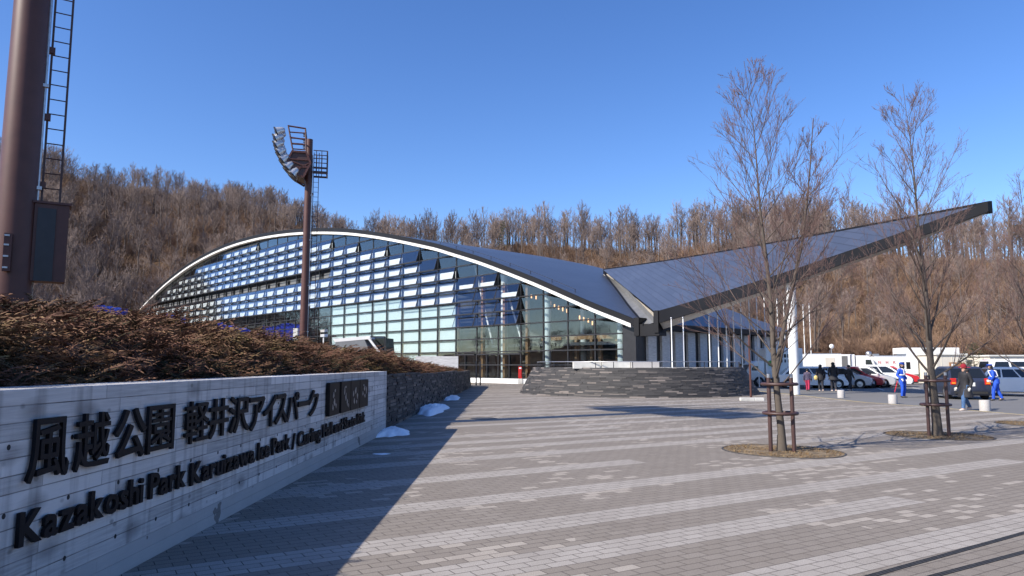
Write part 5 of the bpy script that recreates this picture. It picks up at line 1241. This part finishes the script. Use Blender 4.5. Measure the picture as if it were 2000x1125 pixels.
shed('long cream shed at the right edge behind the white van', 'site_shed', 1936, 2052, 60, 2.3, 'shed_cream')

# ================================================================ people
def limb(mb, pts, rad, n=10): mb.tube(pts, rad, n)
def person(label, foot, Hh, yaw, top, legs, shoe, hair='hair_black', coat_len=.50, stride=.0, hat=None, arms='down', hold=None, lean=0.0, gloves=None, hood=False, group=None, bend=0):
    """local +x is where the person faces; joints in units of the height"""
    k = Hh; o = thing('person', label, 'person', foot, group, world=False, rz=yaw)
    V = lambda x, y, z: Vector((x*k+lean*max(0, z-.5)*k, y*k, z*k-bend*max(0, z-.52)*k*.35))
    hip = [V(0, s*.048, .515) for s in (1, -1)]; st = stride
    knee = [V(.03+st*.55, .05, .285), V(.03-st*.40, -.05, .285)]; ank = [V(st, .052, .045+(.0 if st >= 0 else .03)), V(-st*1.05, -.052, .045+abs(st)*.18)]
    sh = [V(0, s*.108, .815) for s in (1, -1)]
    if arms == 'down': el = [V(-.02-st*.25, .145, .64), V(-.02+st*.25, -.145, .64)]; wr = [V(.045-st*.35, .145, .50), V(.045+st*.35, -.145, .50)]
    elif arms == 'pocket': el = [V(-.05, .16, .65), V(-.05, -.16, .65)]; wr = [V(.05, .135, .545), V(.05, -.135, .545)]
    else: el = [V(.03, .15, .66), V(.06, -.15, .68)]; wr = [V(.11, .10, .56), V(.15, -.06, .57)]
    # continuous body: skinned skeleton
    sk = []; ed = []; rad = []
    def add(p, r_, par=None): sk.append(tuple(p)); rad.append(r_*k); i = len(sk)-1; ed.append((par, i)) if par is not None else None; return i
    pel = add(V(0, 0, .53), .066); spi = add(V(0, 0, .66), .062, pel); che = add(V(.0, 0, .77), .072, spi); nk = add(V(.0, 0, .845), .030, che); hd0 = add(V(.012, 0, .885), .042, nk); hd1 = add(V(.012, 0, .94), .056, hd0); add(V(.006, 0, .985), .034, hd1)
    for i in (0, 1):
        a = add(hip[i], .050, pel); b = add(knee[i], .034, a); c = add(ank[i], .022, b); add(ank[i]+V(.07, 0, -.025)-V(0, 0, 0), .018, c)
        a = add(sh[i], .034, che); b = add(el[i], .024, a); c = add(wr[i], .016, b); add(wr[i]+(wr[i]-el[i]).normalized()*.03*k, .017, c)
    me = bpy.data.meshes.new('body'); me.from_pydata(sk, ed, []); bo = bpy.data.objects.new('body', me); COL.objects.link(bo); bo.parent = o
    m1 = bo.modifiers.new('skin', 'SKIN'); m1.use_smooth_shade = True; me.materials.append(MATS['skin'])
    for v, r_ in zip(me.skin_vertices[0].data, rad): v.radius = (r_, r_); v.use_root = False
    me.skin_vertices[0].data[pel].use_root = True; m2 = bo.modifiers.new('sub', 'SUBSURF'); m2.levels = m2.render_levels = 1
    # face: nose, brow, ears and mouth belong to the head
    hc = V(.012, 0, .935); mb = MB(); mb.blob(hc+Vector((.058*k, 0, -.004*k)), (.010*k, .008*k, .013*k), 8, 5); mb.blob(hc+Vector((0, .052*k, 0)), (.010*k, .006*k, .016*k), 8, 5); mb.blob(hc+Vector((0, -.052*k, 0)), (.010*k, .006*k, .016*k), 8, 5); mb.build('face', 'skin', o, smooth=True)
    mb = MB()
    for s in (1, -1): mb.blob(hc+Vector((.050*k, s*.020*k, .010*k)), (.006*k, .009*k, .005*k), 6, 4)
    mb.blob(hc+Vector((.051*k, 0, -.026*k)), (.005*k, .015*k, .003*k), 6, 4); mb.build('eyes_and_mouth', 'hair_black', o, smooth=True)
    # hands: palm, four fingers, thumb
    for i in (0, 1):
        d = (wr[i]-el[i]).normalized(); sd = Vector((1, 0, 0)) if abs(d.x) < .8 else Vector((0, 0, 1)); sd = (sd-d*sd.dot(d)).normalized(); nn = d.cross(sd); mb = MB(); w0 = wr[i]
        mb.tube([w0, w0+d*.025*k, w0+d*.052*k], [.015*k, .022*k, .020*k], 8)
        for f in range(4):
            a = w0+d*.05*k+sd*(.018-.012*f)*k; ln = (.036, .042, .040, .031)[f]*k; mb.tube([a, a+d*ln*.6+nn*.004*k, a+d*ln*.95+nn*.014*k], [.0062*k, .0056*k, .004*k], 6)
        a = w0+d*.02*k+sd*.02*k; mb.tube([a, a+(d+sd*.8).normalized()*.022*k, a+(d*1.3+sd*.6).normalized()*.042*k], [.0075*k, .0065*k, .0045*k], 6); mb.build('hand', gloves or 'skin', o, smooth=True)
    # trousers, coat, shoes
    mb = MB()
    for i in (0, 1): limb(mb, [hip[i]+V(0, 0, .03), hip[i]*.6+knee[i]*.4, knee[i], knee[i]*.5+ank[i]*.5, ank[i]+V(0, 0, .005)], [.066*k, .058*k, .047*k, .041*k, .036*k])
    mb.lathe(V(0, 0, .47), [(.06*k, 0), (.088*k, .03*k), (.092*k, .08*k), (.08*k, .12*k)], 14, .82, 1.05); mb.build('trousers', legs, o, smooth=50)
    mb = MB(); zc = coat_len*.0+.0
    rings = [(coat_len, .105 if coat_len > .4 else .158, 1.0), (coat_len+.04, .108 if coat_len > .4 else .155, 1), (.46 if coat_len < .4 else .555, .118 if coat_len < .4 else .101, 1), (.56, .100, 1), (.63, .094, 1), (.70, .102, 1.02), (.765, .110, 1.05), (.80, .108, 1.08), (.828, .082, 1.05), (.85, .050, 1), (.872, .046, 1)]
    rings = [r_ for r_ in rings if r_[0] >= coat_len]; n = 16; vv = []; ff = []
    for z, r_, wy in rings:
        c = V(0, 0, z)
        for q in range(n): a = 2*math.pi*q/n; vv.append(c+Vector((r_*(.72 if coat_len > .4 else .86)*k*math.cos(a)*(1+.03*math.sin(5*a+z*40)), r_*1.08*wy*k*math.sin(a), .004*k*math.sin(3*a+z*20))))
    for i in range(len(rings)-1):
        for q in range(n): ff.append((i*n+q, i*n+(q+1) % n, (i+1)*n+(q+1) % n, (i+1)*n+q))
    ff.append(tuple(range(n-1, -1, -1))); ff.append(tuple((len(rings)-1)*n+q for q in range(n))); mb.add(vv, ff)
    for i in (0, 1): limb(mb, [sh[i]+V(0, 0, .0)+Vector((0, (-.02 if i == 0 else .02)*k, 0)), sh[i]*.75+el[i]*.25, sh[i]*.4+el[i]*.6, el[i], el[i]*.5+wr[i]*.5, wr[i]+(wr[i]-el[i])*.02], [.046*k, .044*k, .040*k, .037*k, .034*k, .030*k])
    if hood: mb.blob(V(-.05, 0, .875), (.055*k, .075*k, .05*k), 12, 8)
    jk = mb.build('coat', top, o, smooth=60)
    for i in (0, 1):
        mb = MB(); a = ank[i]; fd = Vector((1, 0, -.12 if (i == 0 and st > 0.05) else (-.5 if i == 1 and st > .05 else 0))).normalized(); mb.tube([a+Vector((-.035*k, 0, -.012*k)), a+Vector((0, 0, -.012*k)), a+fd*.05*k+Vector((0, 0, -.022*k)), a+fd*.095*k+Vector((0, 0, -.026*k))], [.022*k, .030*k, .026*k, .014*k], 10); mb.build('shoe', shoe, o, smooth=60)
    hcap = MB()
    if hat == 'beanie':
        hcap.blob(V(.006, 0, .955), (.066*k, .062*k, .068*k), 14, 9); hcap.build('hat', 'beanie_red', o, smooth=True)
    elif hat == 'cap':
        hcap.lathe(V(.006, 0, .965), [(.058*k, 0), (.060*k, .018*k), (.072*k, .034*k), (.066*k, .044*k), (.02*k, .048*k)], 16); hcap.box(V(.07, 0, .962), (.05*k, .085*k, .008*k)); ht_ = hcap.build('hat', 'uniform_blue' if hat == 'cap' else 'black_print', o, smooth=50)
        mb = MB(); mb.lathe(V(.006, 0, .966), [(.0605*k, 0), (.0615*k, .014*k)], 16); mb.build('hat_band', 'black_print', ht_)
        mb = MB(); mb.blob(V(-.008, 0, .935), (.056*k, .058*k, .05*k), 12, 8); mb.build('hair', hair, o, smooth=True)
    else:
        hcap.blob(V(-.006, 0, .953), (.060*k, .060*k, .056*k), 14, 9); hcap.build('hair', hair, o, smooth=True)
    return o, k, V, wr, jk
def gf(px, py): p = G(px, py); return (p.x, p.y, -.012)
def vest(o, k, V, jk):
    mb = MB()
    for s in (1, -1):
        mb.bar(V(.088, s*.055, .825), V(.082, s*.012, .665), .02*k, .02*k, Vector((1, 0, 0))); mb.bar(V(-.088, s*.055, .825), V(-.082, s*.012, .665), .02*k, .02*k, Vector((1, 0, 0))); mb.bar(V(.075, s*.055, .83), V(-.075, s*.055, .83), .024*k, .024*k)
    r = [(.108*k, 0), (.109*k, .028*k)]; mb.lathe(V(0, 0, .645), r, 18, .76, 1.12); mb.build('reflective_harness', 'reflective_white', jk)
g1 = person('traffic guard in a blue uniform with white harness standing upright by the road', gf(1764, 776), 1.70, R(-60), 'uniform_blue', 'uniform_blue', 'shoe_dark', hat='cap', arms='pocket', gloves='glove_white', coat_len=.44); vest(*g1[:3], g1[4])
o, k, V, wr, jk = g1; mb = MB(); mb.bar(V(-.02, -.20, .48), V(-.10, -.24, .16), .022); bt = mb.build('light_baton', 'baton_red', origin=(0, 0, 0)); bt.parent = None
bt.location = o.location; bt.rotation_euler = o.rotation_euler; tag(bt, 'red light baton hanging beside the upright guard', 'baton', 'red light batons of the guards')
mb = MB(); mb.tube([V(0.0, 0, .845), V(.004, 0, .90)], [.052*k, .058*k], 12); mb.build('scarf', 'black_print', o, smooth=50)
g2 = person('traffic guard in a blue uniform leaning over behind the dark blue hatchback', gf(1949, 782), 1.66, R(150), 'uniform_blue', 'uniform_blue', 'shoe_dark', hat='cap', arms='front', gloves='glove_white', coat_len=.46, stride=.10, lean=.28, bend=.15); vest(*g2[:3], g2[4])
o, k, V, wr, jk = g2; mb = MB(); mb.bar(wr[1]+Vector((-.16, -.10, -.05))*k, wr[0]+Vector((.12, .30, .03))*k, .022); bt = mb.build('light_baton', 'baton_red', origin=(0, 0, 0)); bt.location = o.location; bt.rotation_euler = o.rotation_euler; tag(bt, 'red light baton held level by the leaning guard', 'baton', 'red light batons of the guards')
mb = MB(); mb.tube([V(0, 0, .845), V(.004, 0, .90)], [.052*k, .058*k], 12); mb.build('scarf', 'black_print', o, smooth=50)
wm = person('woman in a long black padded coat and dark red knitted hat walking past a bollard', gf(1888, 801), 1.62, R(-172), 'jacket_black', 'denim', 'shoe_pale', hat='beanie', coat_len=.29, stride=.12, gloves='glove_white', hood=True)
GR = 'visitors walking past the parked cars'
person('child in a plaid jacket and pink trousers walking beside the white column', gf(1578, 763.5), 1.36, R(60), 'jacket_plaid', 'trouser_pink', 'shoe_dark', stride=.10, group=GR)
person('woman in a short black coat carrying a yellow bag next to the child', gf(1604, 763.5), 1.62, R(75), 'jacket_black', 'trouser_dark', 'shoe_pale', stride=.06, coat_len=.42, hood=True, group=GR)
bp_ = G(1594, 763.5); mb = MB(); mb.blob((bp_.x, bp_.y-.05, .80), (.13, .1, .16), 10, 7); bag = mb.build('hand_bag', 'yellow_line', origin=(bp_.x, bp_.y-.05, .64), smooth=True); tag(bag, 'small yellow green bag held by the woman beside the child', 'bag')
person('broad man in a black hooded jacket walking in the middle of the group', gf(1629, 764), 1.76, R(80), 'jacket_black', 'trouser_dark', 'shoe_pale', stride=.05, hood=True, arms='pocket', coat_len=.40, group=GR)
person('person in a black jacket striding in front of the red hatchback', gf(1660, 763), 1.60, R(20), 'jacket_black', 'trouser_dark', 'shoe_pale', stride=.12, coat_len=.44, group=GR)
person('person in dark clothes standing at the right end of the slate terrace', gf(1430, 755), 1.62, R(100), 'jacket_black', 'trouser_dark', 'shoe_dark', arms='pocket', group=GR)
person('person in dark clothes and black cap stepping out from behind the terrace end', gf(1448, 755.5), 1.70, R(110), 'jacket_black', 'trouser_dark', 'shoe_dark', stride=.08, coat_len=.46, group=GR)

# ================================================================ bollards, poles, small things
for k, (px, py, lb) in enumerate([(1643, 776.5, 'pale stone bollard farthest away below the walking group'), (1744, 788, 'pale stone bollard beside the upright guard'), (1924, 802, 'pale stone bollard nearest the camera beside the woman in the red hat')]):
    p = G(px, py); mb = MB(); mb.lathe((0, 0, 0), [(.172, -.01), (.172, .34), (.160, .365), (.02, .37)], 22); o = mb.build('bollard', 'bollard_stone', smooth=40); o.location = (p.x, p.y, 0); tag(o, lb, 'bollard', 'stone bollards along the plaza edge')
poles = [(1311, 623, 46), (1334, 622, 46.5), (1384, 606, 47.5), (1401, 601, 48.3), (1417, 595, 49), (1431, 590, 50), (1446, 590, 51), (1462, 583, 52), (1477, 581, 53), (1492, 581, 54), (1517, 586, 55.5), (1530, 589, 56.5), (1568, 597, 60), (1580, 595, 62)]
for px, py, Y in poles:
    p = W(px, py, Y); q = W(px-1, 720, Y); f_ = thing('flagpole', 'bare white flagpole in the long row beside the hall side wall', 'flagpole', (p.x, Y, 0), 'white flagpoles in a row')
    mb = MB(); mb.tube([(p.x, Y, -.03), (p.x, Y, p.z*.5), (p.x, Y, p.z)], [.044, .040, .034], 10); mb.build('shaft', 'white_paint', f_, smooth=40)
    mb = MB(); mb.blob((p.x, Y, p.z+.05), .07, 8, 6); mb.build('finial', 'galvanised', f_, smooth=True)
p = G(1467, 779); mb = MB(); mb.tube([(p.x, p.y, 0), (p.x, p.y, 3.0)], [.055, .05], 10); sp_ = mb.build('slim_post', 'brown_steel', origin=p, smooth=40); tag(sp_, 'slim brown steel post beside the nearest tree', 'post')
p = G(1470, 783); mb = MB(); mb.box((p.x-.25, p.y, .07), (.62, .22, .15)); mb.box((p.x+.28, p.y, .07), (.42, .22, .15)); o = mb.build('kerb_block', 'concrete_light', origin=p, bevel=.02); tag(o, 'pale low concrete kerb block at the foot of the slim brown post', 'kerb block')
mh = G(945, 817.5); mb = MB(); mb.lathe((mh.x, mh.y, 0), [(.40, .002), (.40, .008), (.34, .010), (.01, .011)], 28); o = mb.build('manhole_cover', 'iron', origin=mh); tag(o, 'round iron manhole cover in the paving beside the tower shadow', 'manhole cover')
for (a, b2, lb) in (((1560, 1165), (2080, 1019), 'narrow dark drain slot running along the paving next to the pale band'), ((1770, 1140), (2080, 1058), 'narrow dark drain slot nearest the lower right corner')):
    A2_, B2_ = G(*a), G(*b2); d = (B2_-A2_).normalized(); nn = Vector((-d.y, d.x, 0)); dr = thing('drain_slot', lb, 'drain', A2_)
    L_ = (B2_-A2_).length
    mb = MB(); mb.quad(A2_-nn*.020+UP*.003, B2_-nn*.020+UP*.003, B2_+nn*.020+UP*.003, A2_+nn*.020+UP*.003); mb.build('slot', 'iron', dr)
    mb = MB(); mb.bar(A2_-nn*.022+UP*.004, B2_-nn*.022+UP*.004, .006, .006); mb.bar(A2_+nn*.0+UP*.004, B2_+UP*.004, .006, .006); mb.bar(A2_+nn*.022+UP*.004, B2_+nn*.022+UP*.004, .006, .006); mb.build('slot_edge', 'iron', dr)
# gate post and barrier by the entrance
for px, lb in ((930, 'black gate post at the end of the slate wall'), (938, 'second black gate post nearer the glass front')):
    p = G(px, 753); mb = MB(); mb.box((p.x, p.y, .95), (.10, .10, 1.9)); o = mb.build('gate_post', 'black_metal', origin=p); tag(o, lb, 'post')
# red extinguisher cabinet by the glass
p = FP(-2.5, -.45, .4); mb = MB(); mb.box(p+UP*.55, (.30, .25, 1.0)); o = thing('extinguisher_cabinet', 'red upright extinguisher cabinet standing against the entrance glass', 'cabinet', p); mb.build('cabinet', 'tail_red', o, bevel=.02)
mb = MB(); mb.box(p+UP*.5+Vector((-.0, -.135, 0)), (.2, .02, .6)); mb.build('door_panel', 'red_print', o); mb = MB(); mb.box(p+UP*.92+Vector((0, -.135, 0)), (.2, .02, .12)); mb.build('label_panel', 'plate_white', o)
mb = MB(); mb.box(p-UP*.17, (.4, .34, .42)); mb.build('base', 'concrete_light', o)
# pale low concrete wall, glazed stair canopy, white sign board by the hedge top
a, b2 = W(812, 712, 55), W(895, 712, 55); mb = MB(); mb.box(((a.x+b2.x)/2, 55, 1.05), (b2.x-a.x, .3, 2.4)); o = mb.build('garden_wall', 'stone_grey', origin=((a.x+b2.x)/2, 55, 0)); tag(o, 'low pale grey concrete wall between the hedge and the glass front', 'wall')
cn = thing('stair_canopy', 'small white roofed glazed canopy above the hedge in front of the glass facade', 'canopy', W(700, 680, 52))
q = lambda px, py, Y: W(px, py, Y)
mb = MB(); mb.prism([q(650, 662, 52), q(722, 656, 52), q(726, 662, 52), q(654, 668, 52)], (.6, 2.4, 0)); mb.build('roof', 'white_paint', cn)
mb = MB(); mb.prism([q(655, 668, 52), q(712, 664, 52), q(728, 700, 52), q(655, 700, 52)], (.5, 2.0, 0)); mb.build('sides', 'shed_grey', cn)
mb = MB(); mb.bar(q(720, 660, 51.9), q(742, 690, 51.9), .16, .16); mb.build('edge_beam', 'white_paint', cn)
mb = MB(); mb.prism([q(730, 660, 52.6), q(750, 660, 52.6), q(752, 690, 52.6), q(742, 690, 52.6)], (.4, 1.8, 0)); mb.build('glazing', 'car_glass', cn)
mb = MB(); mb.bar(q(724, 658, 51.9), q(752, 658, 51.9), .1); mb.bar(q(752, 658, 51.9), q(752, 700, 51.9), .1); mb.bar(q(727, 662, 51.9), q(751, 688, 51.9), .07); mb.build('frame', 'dark_frame', cn)
nbx = W(633, 652, 49); nb_ = thing('notice_board', 'small white notice board on a post beside the far floodlight tower', 'sign', (nbx.x, 49, 1.5))
mb = MB(); mb.box((nbx.x, 49, nbx.z-.05), (.50, .05, .32)); mb.build('board', 'plate_white', nb_); mb = MB(); mb.bar((nbx.x-.05, 49.05, 1.5), (nbx.x-.05, 49.05, nbx.z-.1), .07); mb.build('post', 'white_paint', nb_); mb = MB(); mb.bar((nbx.x-.25, 49.0, nbx.z+.12), (nbx.x+.25, 49, nbx.z+.16), .05, .3); mb.build('hood', 'offwhite', nb_)
bxp = W(578, 647, 49.5); mb = MB(); mb.box((bxp.x, 49.5, bxp.z-.5), (.30, .3, 1.4)); o = mb.build('utility_box', 'offwhite', origin=(bxp.x, 49.5, bxp.z-1.2)); tag(o, 'beige utility box beside the foot of the far floodlight tower', 'box')
# blue tarpaulin sheets glimpsed over the hedge
for (x0, y0, x1, y1, Y, lb) in ((182, 598, 236, 606, 24, 'bright blue tarpaulin edge above the hedge near the arch foot'), (318, 615, 356, 623, 28, 'short bright blue tarpaulin edge above the hedge middle'), (425, 632, 505, 650, 33, 'long sagging blue tarpaulin sloping down behind the hedge')):
    a, b2 = W(x0, y0, Y), W(x1, y1, Y+1.5); mb = MB(); n = 14
    for i in range(n):
        u, v = i/n, (i+1)/n; A_1 = a.lerp(b2, u)+UP*.05*math.sin(u*21); B_1 = a.lerp(b2, v)+UP*.05*math.sin(v*21)
        bk = Vector((-.5, 1.4, .12)); dn = UP*-1.6; mb.quad(A_1+dn, B_1+dn, B_1, A_1); mb.quad(A_1, B_1, B_1+bk, A_1+bk); mb.quad(A_1+bk, B_1+bk, B_1+bk+dn, A_1+bk+dn)
    o = mb.build('tarpaulin', 'tarp_blue', origin=(a+b2)/2-UP*1.6); tag(o, lb, 'tarpaulin')
